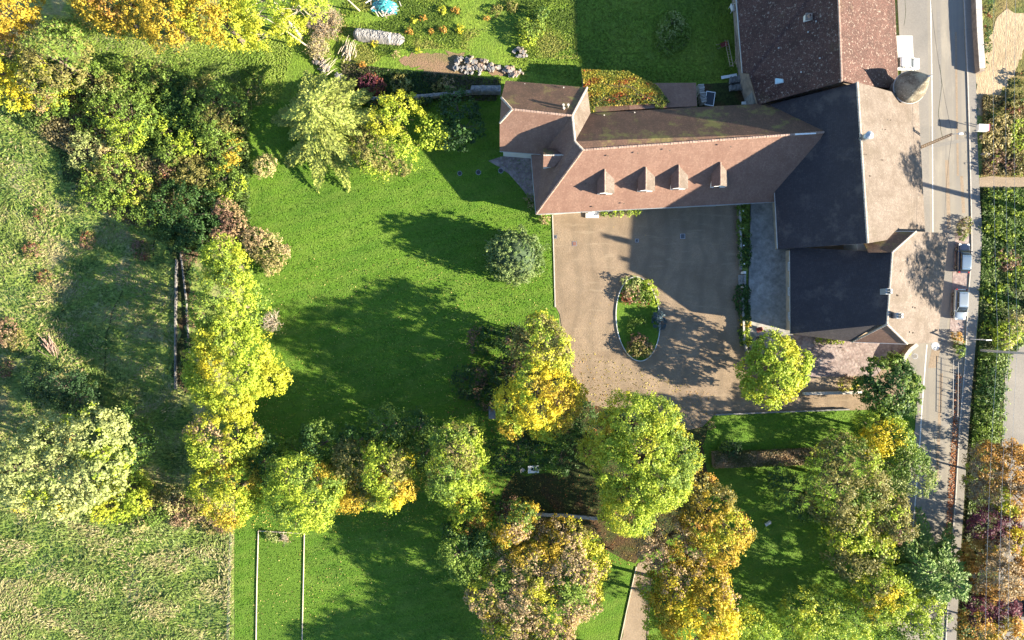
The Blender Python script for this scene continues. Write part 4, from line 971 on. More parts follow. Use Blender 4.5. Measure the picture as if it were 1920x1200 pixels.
# stacked roof slates and stones on end beside the outbuilding
def slab_row(label, p0, p1, n, L_, h, mat, skew=0):
    a, b = at(*p0, 0), at(*p1, 0); root = empty('stacked_slabs', a, label, 'slab stack'); d = (b-a); an = math.atan2(d.y, d.x)
    for i in range(n):
        p = a.lerp(b, (i+.5)/n); MB().box(p+Vector((0, 0, h/2)), (d.length/n*random.uniform(.5, .85), L_*random.uniform(.75, 1.05), h*random.uniform(.7, 1.05)), an+random.uniform(-.12, .12), rx=0, ry=random.uniform(-.1, .1)).build('slab', M[mat], root)
slab_row('upright slabs leaning in a row behind the barn, upper row', (1366, 153), (1404, 148), 16, 1.0, .8, 'stone_grey')
slab_row('upright slabs in a second row below the first, behind the barn', (1366, 167), (1404, 163), 16, .9, .7, 'stone_grey')
slab_row('short stack of pale slabs at the end of the outbuilding', (1309, 164), (1315, 198), 15, .9, 1.6, 'kerb')
# leaning glazed frame, boards, chairs
def framed_panel():
    c = at(1331, 185, .6); root = empty('cold_frame', at(1331, 185, 0), 'dark glass panel in a pale frame between outbuilding and slab stacks', 'cold frame')
    w, l, rz = 1.25, 1.95, R(-8)
    MB().box(c-Vector((0, 0, .3)), (w*.9, l*.9, .55), rz).build('box', M['wood'], root)
    f = MB(); Mx = Matrix.Rotation(rz, 3, 'Z')
    for s in (-1, 1):
        f.box(c+Mx @ Vector((s*w/2, 0, .04)), (.1, l+.1, .1), rz); f.box(c+Mx @ Vector((0, s*l/2, .045)), (w-.1, .1, .1), rz)
    f.build('frame', M['white'], root); MB().box(c+Vector((0, 0, .03)), (w-.1, l-.1, .04), rz).build('pane', M['glass'], root)
framed_panel()
def board(label, px, py, sx, sy, rz, z=.5, mat='white', name='white_board', cat='board', tilt=.15):
    root = empty(name, at(px, py, 0), label, cat); c = at(px, py, z)
    MB().box(c, (sx, sy, .06), rz, rx=tilt).build('panel', M[mat], root)
    mb = MB(); Mx = Matrix.Rotation(rz, 3, 'Z')
    for s in (-1, 1): mb.box(c+Mx @ Vector((s*sx*.35, 0, -z/2)), (.08, sy*.6, z), rz)
    mb.build('support', M['wood'], root)
board('long white board lying aslant above the slab rows', 1367, 143, 2.3, .42, R(10))
board('short white board near the barn corner against the long house', 1397, 193, 1.0, .4, R(3))
wl = empty('annex_wall', at(1412, 165, 0), 'streaky grey wall top jutting from the barn towards the long house', 'wall')
a_, b_ = at(1408, 134, 3.2), at(1418, 193, 3.2); d_ = b_-a_
MB().box(((a_+b_)/2).xy.to_3d()+Vector((0, 0, 1.6)), (d_.length, .75, 3.2), math.atan2(d_.y, d_.x)).build('masonry', M['stone_grey'], wl)
MB().box(((a_+b_)/2).xy.to_3d()+Vector((0, 0, 3.26)), (d_.length+.1, .85, .1), math.atan2(d_.y, d_.x)).build('coping', M['terrace'], wl)
def chair(label, px, py, mat, rz, cat='chair', name='garden_chair', s=1.0):
    root = empty(name, at(px, py, 0), label, cat, rz=rz); 
    MB().box((0, 0, .42*s), (.5*s, .5*s, .05)).build('seat', M[mat], root, True)
    MB().box((-.26*s, 0, .72*s), (.05, .5*s, .55*s), ry=-.18).build('backrest', M[mat], root, True)
    for x in (-.22, .22):
        for y in (-.22, .22): MB().box((x*s, y*s, .2*s), (.045, .045, .4*s)).build('leg', M[mat], root, True)
    for y in (-.27, .27): MB().box((0, y*s, .62*s), (.45*s, .05, .04)).build('armrest', M[mat], root, True)
chair('white garden chair on the grass by the barn wall, high backed', 1372, 19, 'white', R(20), s=1.7)
chair('dark red garden chair on the sunny terrace with a long shadow', 1420, 618, 'red', R(200), s=1.2)
def round_table(label, px, py, r, h, mat):
    w = at(px, py, 0); root = empty('round_table', w, label, 'table')
    MB().cone(w+Vector((0, 0, h)), r, 24, ((0, 1), (.05, 1), (.05, .7), (.02, .66))).build('tabletop', M[mat], root)
    MB().cone(w, .06, 8, ((0, 5), (.05, 4), (.1, 1), (h, 1))).build('pedestal', M['dark_metal'], root)
    MB().cone(w+Vector((0, 0, h+.02)), r*.3, 12, ((0, 1), (.12, 1.1), (.12, .9))).build('bowl', M['metal'], root)
round_table('dark round table at the edge of the round lime green tree', 1421, 636, .62, .75, 'dark_metal')
# table with benches in the shaded yard
root = empty('picnic_table', at(1000, 879, 0), 'pale table with things on it in the shaded yard under the trees', 'table')
w = at(1000, 878, 0)
for k in range(4): MB().box(w+Vector((0, (k-1.5)*.27, .78)), (1.6, .25, .05), R(3)).build('table_plank', M['white'], root)
for x in (-.6, .6): MB().box(w+Vector((x, 0, .37)), (.08, .9, .74)).build('leg', M['wood'], root)
root = empty('folding_chair', at(980, 880, 0), 'pale folding chair left of the shaded table', 'chair'); w = at(980, 880, 0)
MB().box(w+Vector((0, 0, .45)), (.5, .5, .05), R(60)).build('seat', M['kerb'], root); MB().box(w+Vector((-.3, -.1, .75)), (.06, .5, .6), R(15)).build('backrest', M['kerb'], root)
for x in (-.2, .2): MB().box(w+Vector((x, 0, .22)), (.05, .45, .44), R(60)).build('leg', M['metal'], root)
root = empty('wooden_hutch', at(923, 772, 0), 'small weathered wooden hutch in the shade left of the golden tree', 'hutch'); w = at(923, 772, 0)
MB().box(w+Vector((0, 0, .5)), (.8, 1.6, .8)).build('box', M['wood'], root)
for k in range(7): MB().box(w+Vector((0, (k-3)*.26, .97+.01*(k % 2))), (1.0, .25, .04), ry=.12).build('roof_plank', M['stone_grey'], root)
for x in (-.3, .3): MB().box(w+Vector((x, 0, .08)), (.08, 1.4, .16)).build('leg', M['wood'], root)
# ladders and scaffold poles against the barn
root = empty('wooden_ladder', at(1366, 105, 0), 'old ladder leaning on the west wall of the barn', 'ladder')
a, b = at(1362, 75, .1), at(1372, 125, 3.4)
for s in (-.22, .22): MB().tube([a+Vector((s, 0, 0)), b+Vector((s, 0, 0))], .045, 5).build('rail', M['wood'], root)
for k in range(10): p = a.lerp(b, (k+.5)/10); MB().tube([p-Vector((.22, 0, 0)), p+Vector((.22, 0, 0))], .03, 4).build('rung', M['wood'], root)
root = empty('timber_poles', at(1375, 100, 0), 'bundle of long grey poles propped along the barn wall', 'poles')
for k, (x0, y0, x1, y1) in enumerate(((1378, 60, 1380, 120), (1380, 64, 1382, 126), (1384, 50, 1385, 118), (1372, 124, 1386, 104))):
    MB().tube([at(x0, y0, .4), at(x1, y1, 2.2+.3*k)], .06, 5).build('pole', M['wood'], root)
root = empty('wheelbarrow', at(1355, 86, 0), 'faded red wheelbarrow in the grass beside the barn', 'wheelbarrow', rz=R(20))
mb = MB().add([(-.5, -.35, .55), (.5, -.3, .6), (.5, .3, .6), (-.5, .35, .55), (-.3, -.2, .25), (.3, -.18, .25), (.3, .18, .25), (-.3, .2, .25)], [(4, 5, 6, 7), (0, 1, 5, 4), (1, 2, 6, 5), (2, 3, 7, 6), (3, 0, 4, 7)]); mb.build('tray', M['red'], root, True)
for s in (-1, 1): MB().tube([(-1.1, .3*s, .6), (0, .22*s, .3), (.65, .06*s, .2)], .03, 5).build('handle', M['wood'], root, True)
MB().tube([(.65, -.05, .2), (.65, .05, .2)], .2, 12).build('wheel', M['tyre'], root, True)
# tarpaulin covered wood stack
def tarp_pile():
    root = empty('covered_wood_pile', at(710, 72, 0), 'long wood pile under a crumpled silver grey tarpaulin in the upper garden', 'wood pile')
    V = []; F = []; nx, ny = 60, 14; rs = np.random.default_rng(3)
    A, B = at(662, 64, 0), at(760, 76, 0); d = (B-A); s = Vector((-d.y, d.x, 0)).normalized(); A -= Vector((0, 0, 0))
    for i in range(nx+1):
        t = i/nx; wd = (.95 if t > .6 else 1.0)*min(1, (min(t, 1-t)*9)**.5)*.98; h = (1.25-.55*(t > .72)-.2*t)*min(1, (min(t, 1-t)*12)**.5)
        for j in range(ny+1):
            v = j/ny*2-1; y = v*wd; z = h*(1-abs(v)**3.5)+.02
            n_ = mnoise.noise(Vector((t*9, v*1.7, 3)))*.12-abs(mnoise.noise(Vector((t*34, v*4, 8))))*.30
            p = A+d*t+s*y; V.append((p.x+n_*.1, p.y+n_*.2, max(.02, z+n_*(z > .1)-.05*(1-abs(v)))))
    for i in range(nx):
        for j in range(ny): k = i*(ny+1)+j; F.append((k, k+ny+1, k+ny+2, k+1))
    mesh('tarpaulin', V, F, M['tarp'], root)
    for k in range(12):
        p = A.lerp(B, (k+.7)/13.5); MB().tube([p-s*.9+Vector((0, 0, .15)), p+s*.85+Vector((0, 0, .15))], .11, 7).build('log', M['wood'], root)
tarp_pile()
def scrap():
    root = empty('scrap_heap', at(722, 12, 0), 'heap of junk half covered by a torn teal sheet at the top edge', 'junk heap')
    V = []; F = []; n = 22; A = at(722, 12, 0)
    for i in range(n+1):
        for j in range(n+1):
            u, v = i/n*2-1, j/n*2-1; r_ = min(1, math.hypot(u, v)); z = .9*(1-r_**2)+mnoise.noise(Vector((u*5, v*5, 2)))*.35*(1-r_*.6)
            V.append((A.x+u*1.9+.2*v, A.y+v*1.0-.25*u, max(.02, z)))
    for i in range(n):
        for j in range(n): k = i*(n+1)+j; F.append((k, k+n+1, k+n+2, k+1))
    mesh('sheet', V, F, M['teal'], root)
    for k in range(26):
        a = random.uniform(0, 6.3); q = random.uniform(.6, 1.15); p = A+Vector((math.cos(a)*2.2*q, math.sin(a)*1.25*q, random.uniform(.1, .5)))
        MB().box(p, (random.uniform(.5, 1.5), .12, .05), random.uniform(0, 3.1), ry=random.uniform(-.4, .4)).build('plank', M[random.choice(('white', 'wood', 'kerb', 'pale_wood'))], root)
scrap()
def brushwood(label, px, py, r, n, L_, mat='wood', ang=None):
    root = empty('brushwood_pile', at(px, py, 0), label, 'brushwood')
    for k in range(n):
        a = random.uniform(0, 3.14) if ang is None else ang+random.gauss(0, .25)
        c = at(px+random.gauss(0, r*.45), py+random.gauss(0, r*.45), 0)+Vector((0, 0, random.uniform(.08, .7))); d = Vector((math.cos(a), math.sin(a), random.uniform(-.1, .1)))*L_*random.uniform(.3, .6)
        MB().tube([c-d, c+Vector((random.uniform(-.1, .1), random.uniform(-.1, .1), .05)), c+d], [.05, .04, .02], 4).build('branch', M[mat], root)
brushwood('pile of cut branches on the shaded meadow edge at left', 95, 650, 15, 34, 2.2, 'ridge', R(-55))
brushwood('heap of dead pinkish branches left of the tarpaulin pile', 655, 92, 16, 46, 1.8, 'pale_bark', R(70))
brushwood('a few pale branches across the rubble by the conifer', 615, 125, 14, 14, 1.8, 'pale_bark', R(35))

# ------------------------------------------------------------------ cars
def loft(sections, close=True):
    n = len(sections[0]); V = [p for s in sections for p in s]; F = []
    for i in range(len(sections)-1):
        for k in range(n): F.append((i*n+k, (i+1)*n+k, (i+1)*n+(k+1) % n, i*n+(k+1) % n))
    F.append(tuple(range(n))); F.append(tuple((len(sections)-1)*n+k for k in range(n))[::-1]); return MB().add(V, F)
def car(label, loc, rz, paint, group=None, L_=4.4, W_=1.78, estate=True, roof=None):
    """x forward, origin on the ground at the middle"""
    root = empty('parked_car', loc, label, 'car', group, rz)
    def sec(x, w, z0, z1, e=4.0, n=20):
        out = []
        for k in range(n):
            a = 2*math.pi*k/n+math.pi/n; c, s = math.cos(a), math.sin(a)
            out.append((x, math.copysign(abs(c)**(2/e), c)*w/2, (z0+z1)/2+math.copysign(abs(s)**(2/e), s)*(z1-z0)/2))
        return out
    h = L_/2
    S = [(-h, .78, .42, .72), (-h+.06, .9, .32, .92), (-h+.25, .97, .26, .98), (-h+.9, 1, .2, .97), (-.4, 1, .2, .95), (.7, 1, .2, .95), (h-1.0, .99, .22, .93), (h-.45, .95, .24, .86), (h-.12, .86, .3, .74), (h, .7, .38, .62)]
    b = loft([sec(x, W_*w, z0, z1) for x, w, z0, z1 in S])
    bo = b.build('body', M[paint], root, True, True)
    r0 = -h+.22 if estate else -h+.75
    G = [(r0-.05, .80, .93, .99), (r0+.28, .80, .93, 1.38), (r0+.6, .80, .93, 1.43), (.1, .80, .93, 1.45), (.45, .80, .93, 1.40), (1.15, .84, .92, .99)]
    gl = loft([sec(x, W_*w, z0, z1, 3.2) for x, w, z0, z1 in G]).build('windows', M['glass'], root, True, True)
    rf = loft([sec(x, W_*w, z0, z1, 3) for x, w, z0, z1 in ((r0+.22, .66, 1.36, 1.40), (r0+.6, .74, 1.41, 1.455), (.05, .74, 1.43, 1.475), (.42, .70, 1.39, 1.425))]).build('roof', M[roof or paint], root, True, True)
    for s in (-1, 1):
        for (x0, z0, x1, z1) in ((.40, 1.40, 1.12, .96), (-.25, 1.44, -.3, .95), (r0+.3, 1.40, r0-.02, .97)):
            MB().tube([(x0, s*W_*.375, z0), (x1, s*W_*.42, z1)], .035, 5).build('pillar', M[paint], root, True)
        MB().box((.95, s*(W_/2+.09), 1.0), (.14, .2, .13)).build('mirror', M[paint], root, True)
        MB().box((h-.2, s*W_*.33, .70), (.3, .34, .12), s*-.25).build('headlight', M['lamp_clear'], root, True)
        MB().box((-h+.1, s*W_*.38, .80), (.16, .22, .26)).build('tail_light', M['lamp_red'], root, True)
        for x in (h-.85, -h+.85):
            ty = MB().tube([(x, s*(W_/2-.2), .32), (x, s*(W_/2+.0), .32)], .32, 18).build('wheel', M['tyre'], root, True)
            MB().tube([(x, s*(W_/2-.02), .32), (x, s*(W_/2+.015), .32)], .2, 10).build('rim', M['metal'], ty, True)
    MB().box((h-.02, 0, .42), (.04, .5, .11)).build('number_plate', M['white'], root, True)
    MB().box((.6, -.15, 1.0), (.03, .02, .02)).build('wiper', M['dark_metal'], root, True)
    MB().tube([(r0+.6, 0, 1.44), (r0+.4, 0, 1.62)], .012, 4).build('aerial', M['dark_metal'], root, True)
    mb = MB()                                       # bonnet seams
    for s in (-1, 1): mb.tube([(1.15, s*W_*.36, .965), (1.7, s*W_*.36, .925), (h-.2, s*W_*.28, .82)], .012, 3)
    mb.build('bonnet_seam', M['dark_metal'], root, True)
    return root
car('silver blue estate car with dark bonnet, nearer the planted island, nose up the road', at(1801, 485, .08), R(88), 'car_dark', 'cars parked beside the house', 4.3, 1.8, True, 'car_blue')
car('silver car parked below the other, nose down the road', at(1795, 571, .08), R(-92), 'car_silver', 'cars parked beside the house', 4.5, 1.8, True)
car('white car half under the barn eave, beside the round turret', at(1692, 123, .14), R(0), 'car_white', None, 4.2, 1.78, False)
car('dark blue car cut off by the right edge under the orange trees', at(1925, 1132, .05), R(95), 'car_dark', None, 4.4, 1.8, True)

# ------------------------------------------------------------------ poles, wires, signs
def lattice_post():
    b = at(1725, 277, 0); root = empty('concrete_utility_pole', b, 'slim notched concrete pole with a street lamp head, standing against the street house', 'utility pole')
    H = 7.3; t = Vector((b.x, b.y, H))
    for s in (-.17, .17): MB().tube([b+Vector((0, s, 0)), t+Vector((0, s*.7, 0))], .085, 5).build('flange', M['wood'], root)
    for k in range(14): MB().box(b+Vector((0, 0, .4+k*.5)), (.08, .26, .2)).build('web', M['wood'], root)
    MB().tube([t-Vector((0, 0, .3)), t+Vector((.3, .02, .1)), t+Vector((.75, .03, .15))], .04, 6).build('lamp_arm', M['metal'], root)
    lp = loft([[((x), y*w, z*w*.5) for y, z in [(math.cos(q*.785), math.sin(q*.785)) for q in range(8)]] for x, w in ((0, .06), (.15, .15), (.5, .17), (.7, .08))]); lp.V = [v+t+Vector((.7, .03, .15)) for v in lp.V]
    lp.build('lamp_head', M['white'], root, smooth=True)
    return t
T0 = lattice_post()
def wire(label, pts, r=.014, name='overhead_wire', group=None, sag=.6):
    P = []
    for a, b in zip(pts, pts[1:]):
        a, b = Vector(a), Vector(b)
        for k in range(13): u = k/12; P.append(a.lerp(b, u)-Vector((0, 0, sag*4*u*(1-u))))
    root = empty(name, pts[0], label, 'overhead wire', group); MB().tube(P, r, 4).build('cable', M['dark_metal'] if 'dark' in label else M['metal'], root)
wire('thin dark cable running from the pole up over the road', [T0, at(1740, -60, 7.5)], .022)
wire('thin dark cable running from the pole down the road over the roof edge', [T0, at(1772, 470, 7.2)], .02)
for (x0, xm, x1, lb) in ((1865, 1871, 1846, 'leftmost of the three pale power lines over the verge'), (1889, 1893, 1872, 'middle one of the three pale power lines over the verge'), (1906, 1908, 1890, 'rightmost of the three pale power lines over the verge')):
    wire(lb, [at(x0, -80, 10.5), at(xm, 640, 10), at(x1, 1290, 10)], .015, sag=.5)
def big_pole():
    b = at(1838, 657, 0); H = 10.3; t = Vector((b.x, b.y, H)); root = empty('power_pole', b, 'pale power line pole with a crossarm seen end on over the hedge', 'utility pole')
    MB().tube([b, t], [.2, .13], 8).build('pole', M['kerb'], root)
    MB().box(t-Vector((-1.2, 0, .3)), (3.6, .16, .16), R(-3)).build('crossarm', M['metal'], root)
    for dx in (-.4, 1.0, 2.4):
        MB().cone(t+Vector((dx, 0, -.2)), .09, 8, ((0, 1), (.1, .6), (.15, 1), (.28, .5))).build('insulator', M['white'], root)
big_pole()
def info_board():
    c = at(1842, 240, 0); root = empty('roadside_sign', c, 'white square sign with a pink edge on the verge opposite the street house', 'sign')
    for s in (-.6, .6): MB().box(c+Vector((s, 0, .65)), (.09, .09, 1.3)).build('post', M['metal'], root)
    p = at(1842, 240, 1.6); MB().box(p, (1.35, .95, .6), R(-3)).build('board', M['white'], root)
    MB().box(p+Vector((.78, .02, .05)), (.18, .95, .5), R(-3)).build('pink_edge', M['pink'], root)
    for k in range(3): MB().box(p+Vector((-.1, .25-.25*k, .303)), (.8, .03, .006), R(-3)).build('stripe', M['kerb'], root)
info_board()
root = empty('boundary_stones', at(1841, 258, 0), 'two whitish stones on the verge just below the roadside sign', 'stones')
for px, py in ((1839, 258), (1852, 257)): add_stone(root, at(px, py, 0)+Vector((0, 0, .2)), .95, 'stone')
root = empty('verge_block', at(1845, 290, 0), 'pale block half hidden in the undergrowth below the sign', 'block'); add_stone(root, at(1845, 290, 0)+Vector((0, 0, .3)), 1.4, 'stone', 0); add_stone(root, at(1846, 282, 0)+Vector((0, 0, .2)), 1.0, 'stone')
root = empty('street_lamp', at(1807, 635, 0), 'slim pale street lamp leaning over the pavement by the lower planted island', 'street lamp')
b = at(1818, 636, 0); MB().tube([b, b+Vector((0, 0, 4.6))], [.07, .045], 7).build('post', M['white'], root); MB().box(b+Vector((-.4, 0, 4.62)), (.8, .14, .07)).build('lamp_head', M['white'], root)
def rail():
    root = empty('guard_railing', at(1783, 676, 0), 'thin dark bicycle railing standing on the road edge below the planted island', 'railing')
    A, B = at(1781, 674, 0), at(1780, 778, 0); C = at(1790, 678, 0); D = at(1789, 780, 0)
    for a, b, n in ((A, B, 9),):
        for k in range(n+1):
            p = a.lerp(b, k/n); q = C.lerp(D, k/n); MB().tube([p, p+Vector((0, 0, .8)), q+Vector((0, 0, .8)), q], .022, 4).build('hoop', M['dark_metal'], root)
        MB().tube([a+Vector((0, 0, .82)), b+Vector((0, 0, .82))], .028, 5).build('rail', M['dark_metal'], root); MB().tube([C+Vector((0, 0, .83)), D+Vector((0, 0, .83))], .028, 5).build('rail', M['dark_metal'], root)
rail()
root = empty('court_gate', at(1392, 525, 0), 'bluish steps and gate between gravel court and terrace', 'gate')
for k in range(3): MB().box(at(1390, 525, 0)+Vector((-.3+k*.32, 0, .08+.1*k)), (.34, 1.5, .16+.2*k)).build('step', M['terrace'], root)
for s in (-1, 1): MB().box(at(1391, 525+s*13, 0)+Vector((0, 0, .65)), (.35, .35, 1.3)).build('gate_pier', M['white_wall'], root)
for k in range(7): MB().box(at(1391, 525, 0)+Vector((0, -.75+k*.25, .65)), (.04, .05, 1.0)).build('bar', M['dark_metal'], root)
for px, py, q_ in ((1388, 398, 'nearest the long house'), (1388, 430, 'second from the long house'), (1389, 462, 'third from the long house'), (1390, 496, 'nearest the court gate')):
    w = at(px, py, 0); root = empty('wall_lamp', w+Vector((0, 0, 1.05)), 'small pale globe lamp on the court retaining wall, '+q_, 'lamp', 'globe lamps along the retaining wall')
    MB().cone(w+Vector((0, 0, 1.0)), .05, 8, ((0, 1), (.2, 1))).build('stem', M['dark_metal'], root); MB().cone(w+Vector((0, 0, 1.2)), .11, 10, ((0, .4), (.08, 1), (.16, 1), (.22, .4))).build('globe', M['white'], root)
# flagstone step and door sill on the court front, small bench by the lawn dog
root = empty('door_step', at(1111, 401, 0), 'white doorstep projecting from the court front of the long house', 'step'); MB().box(at(1110, 403, 0)+Vector((0, 0, .16)), (1.9, .9, .3)).build('step_stone', M['white_wall'], root)
MB().box(at(1110, 400, 0)+Vector((0, .1, .36)), (1.3, .45, .12)).build('upper_step', M['white_wall'], root)
root = empty('lawn_sprinkler_bench', at(1438, 980, 0), 'small pale garden seat in the dappled lower lawn', 'seat'); w = at(1438, 980, 0)
root.name = 'park_bench'
MB().box(w+Vector((0, 0, .42)), (.9, .45, .06), R(30)).build('seat', M['worn_white'], root); MB().box(w+Vector((-.12, .2, .7)), (.9, .06, .5), R(30)).build('backrest', M['worn_white'], root)
for s in (-.35, .35): MB().box(w+Vector((s*.87, s*.5, .2)), (.06, .4, .4), R(30)).build('leg', M['metal'], root)
# ------------------------------------------------------------------ vegetation
t = tree; gr1 = 'trees at the top left corner'
t('broad_leaved_tree', 'orange yellow tree cut off by the top left corner', [(12, 18, 40), (40, 10, 35), (20, 45, 28)], 12, 'gold', gr1, mix=[('orange', .4)])
twiggy('bare_shrub', 'bare grey twiggy bush just below the orange corner tree', 52, 52, 34, 4.5, 'olive', 150, leaves=500)
t('broad_leaved_tree', 'sparse pale green tree below the grassy slope at top left, left of the shaded thicket', [(110, 105, 52), (85, 150, 38), (135, 80, 34)], 11, 'olive', gr1, mix=[('green', .45)], leaf=.3)
t('broad_leaved_tree', 'bright yellow tree on the left edge above the meadow', [(12, 120, 34), (58, 158, 36), (25, 175, 28), (75, 185, 18)], 8, 'ylime', gr1, mix=[('yellow', .4), ('pinktan', .15)])
t('broad_leaved_tree', 'orange tinted tree on the top edge, left of the golden ones', [(185, 12, 34), (225, 18, 38), (170, -25, 40)], 14, 'gold', gr1, mix=[('orange', .45), ('olive', .2)])
t('broad_leaved_tree', 'golden tree on the top edge between the orange tinted and yellow ones', [(280, 28, 42), (325, 45, 40), (300, 0, 40), (305, 75, 18)], 15, 'gold', gr1, mix=[('ylime', .3), ('olive', .25)])
t('broad_leaved_tree', 'yellow tree on the top edge, right of the golden one', [(385, 35, 42), (430, 50, 38), (405, -5, 45), (455, 68, 24)], 15, 'ylime', gr1, mix=[('gold', .5)])
t('poplar_tree', 'lime yellow tree leaning over the top edge with pale trunks showing', [(495, 30, 36), (530, 15, 40), (570, 8, 34), (500, 70, 22), (545, 55, 22)], 14, 'ylime', gr1, mix=[('lime', .4)], twigs=.2, bark='pale_bark', gap=.28)
root = empty('leaning_pale_trunks', at(578, 85, 0), 'long pale bare trunks leaning up through the lime yellow tree', 'trunks')
for (x0, y0, x1, y1, z) in ((578, 88, 500, 35, 12), (570, 60, 520, 15, 12), (674, 20, 640, -10, 9), (590, 40, 560, 10, 13)):
    MB().tube([at(x0, y0, .3), at((x0+x1)/2-3, (y0+y1)/2-4, z*.6), at(x1, y1, z)], [.12, .09, .04], 6).build('trunk', M['pale_bark'], root)
g2 = 'bushes of the thicket above the meadow'
t('thicket_tree', 'dark tree in the shade right of the sparse pale green tree', [(175, 150, 26), (205, 170, 26)], 3.3, 'green', g2, mix=[('olive', .4)])
t('thicket_tree', 'dark bush in deep shade in the middle of the thicket', [(245, 165, 28), (285, 182, 26)], 2.4, 'green', g2)
t('thicket_tree', 'large dark green tree in the shade left of the feathery conifer', [(385, 185, 34), (420, 200, 36), (395, 228, 30), (440, 222, 24)], 4.2, 'green', g2, mix=[('olive', .3)])
t('thicket_tree', 'rough green bush at the lower edge of the grassy slope, left part', [(262, 138, 24), (240, 125, 20), (290, 150, 22)], 2.6, 'green', g2, mix=[('olive', .35)])
t('thicket_tree', 'rough green bush at the lower edge of the grassy slope, middle part', [(325, 152, 26), (352, 160, 24), (340, 178, 20)], 2.6, 'green', g2, mix=[('dgreen', .4)])
t('thicket_tree', 'small olive bush at the right end of the grassy slope', [(462, 178, 22), (478, 160, 14)], 2.2, 'olive', g2, mix=[('green', .5)])
t('thicket_tree', 'dark bush between the thicket and the grassy slope', [(330, 185, 34), (345, 215, 28)], 2.4, 'dgreen', g2)
t('thicket_tree', 'yellow green tree in the middle of the thicket catching the sun', [(205, 205, 34), (250, 215, 36), (240, 245, 30)], 4.0, 'green', g2, seed=None, mix=[('sage', .3), ('lime', .3)])
t('thicket_tree', 'yellow topped bush left of it at the meadow edge', [(115, 185, 26), (95, 200, 18), (140, 170, 22)], 2.4, 'green', g2, mix=[('ylime', .35)])
t('thicket_tree', 'brownish green bush below the yellow green tree', [(175, 225, 28), (190, 255, 24)], 1.9, 'green', g2, seed=None, mix=[('tan', .3)])
t('thicket_tree', 'lime green bush with a dark hollow, right of the yellow green tree', [(320, 245, 28), (355, 235, 26), (370, 265, 24), (325, 275, 26)], 2.4, 'green', g2, seed=None, mix=[('lime', .3)])
t('thicket_tree', 'orange flecked bush left of the upper lawn corner', [(405, 265, 26), (430, 280, 22), (415, 300, 24)], 2.1, 'green', g2, mix=[('gold', .25)])
t('thicket_tree', 'rounded bushy tree with yellow patches at the foot of the thicket', [(190, 345, 34), (220, 330, 36), (250, 350, 30), (175, 375, 24)], 2.4, 'green', g2, seed=None, mix=[('lime', .4), ('olive', .3)])
t('thicket_tree', 'pale greyish bush between thicket and meadow', [(165, 285, 30), (200, 290, 26)], 1.8, 'sage', g2, mix=[('straw', .2)])
shrub('red_stemmed_shrub', 'reddish brown shrub in the middle of the thicket', [(312, 320, 13), (305, 340, 11)], 1.6, 'brown', mix=[('red', .3), ('olive', .3)])
t('thicket_tree', 'brownish bush right of the reddish shrub', [(350, 318, 28), (375, 335, 26)], 1.8, 'olive', g2, mix=[('olive', .3)])
t('thicket_tree', 'green bush beside the left edge of the lawn', [(420, 335, 24), (440, 350, 20), (415, 365, 22)], 2.1, 'green', g2, mix=[('lime', .35)])
t('thicket_tree', 'wide dark green bush in the shade above the field walls', [(330, 385, 40), (370, 400, 44), (345, 435, 38), (385, 440, 28)], 2.8, 'dgreen', g2, mix=[('dgreen', .4)])
t('thicket_tree', 'dark shaded bush beside the meadow, left of the wide dark one', [(255, 395, 32), (285, 410, 28)], 1.8, 'green', g2)
shrub('brown_shrub', 'pinkish brown shrub at the corner of the lawn above the yellow green row', [(425, 395, 22), (440, 420, 24), (418, 440, 18)], 3, 'brown', mix=[('pinktan', .5)], leaf=.22)
shrub('straw_shrub', 'small round straw coloured shrub on the edge of the upper lawn', [(497, 312, 20)], 2, 'straw', leaf=.18)
shrub('straw_shrub', 'wide pale straw coloured shrub beside the top of the yellow green row', [(500, 465, 28), (525, 478, 18), (480, 450, 22), (510, 500, 16)], 2.4, 'straw', mix=[('tan', .3), ('olive', .15)], leaf=.2)
twiggy('bare_shrub', 'bare branching shrub reaching onto the lawn shade', 515, 603, 22, 2.2, 'pinktan', 60, leaves=120)
g3 = 'row of trees between meadow and lawn'
t('row_tree', 'small lime tree topping the row between meadow and lawn', [(420, 480, 30), (440, 505, 28), (410, 508, 22)], 9, 'lime', g3, mix=[('ylime', .4)])
t('row_tree', 'green tree second from the top of the row', [(425, 550, 44), (455, 570, 40), (400, 580, 36), (430, 600, 40)], 11, 'lime', g3, mix=[('green', .45)])
t('row_tree', 'biggest bright yellow green tree of the row', [(430, 645, 48), (460, 660, 44), (400, 690, 42), (440, 705, 52), (480, 695, 38), (510, 710, 26), (440, 745, 34), (395, 720, 34)], 12, 'ylime', g3, mix=[('lime', .55)], spots=[(395, 685, 22, 'yellow')], dens=1.1)
t('row_tree', 'olive pink topped tree just below the biggest of the row', [(400, 815, 38), (450, 820, 36), (425, 850, 34), (395, 845, 26)], 11, 'ylime', g3, mix=[('pinktan', .25), ('lime', .4)])
t('row_tree', 'golden tree at the bottom of the row', [(400, 915, 36), (450, 905, 38), (430, 940, 38), (465, 935, 24), (440, 965, 18)], 10, 'ylime', g3, mix=[('gold', .4), ('lime', .2)])
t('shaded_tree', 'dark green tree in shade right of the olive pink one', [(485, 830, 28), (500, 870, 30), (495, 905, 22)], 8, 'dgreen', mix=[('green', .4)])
t('broad_crowned_tree', 'huge sage green tree standing alone at the lower left', [(60, 870, 50), (120, 835, 52), (180, 815, 42), (205, 850, 40), (120, 895, 58), (180, 885, 50), (50, 910, 36), (130, 935, 34), (30, 870, 26), (215, 800, 24), (75, 815, 24)], 14, 'sage', None, leaf=.32, mix=[('lime', .1)], spots=[(140, 815, 4, 'orange')], dens=1.2)
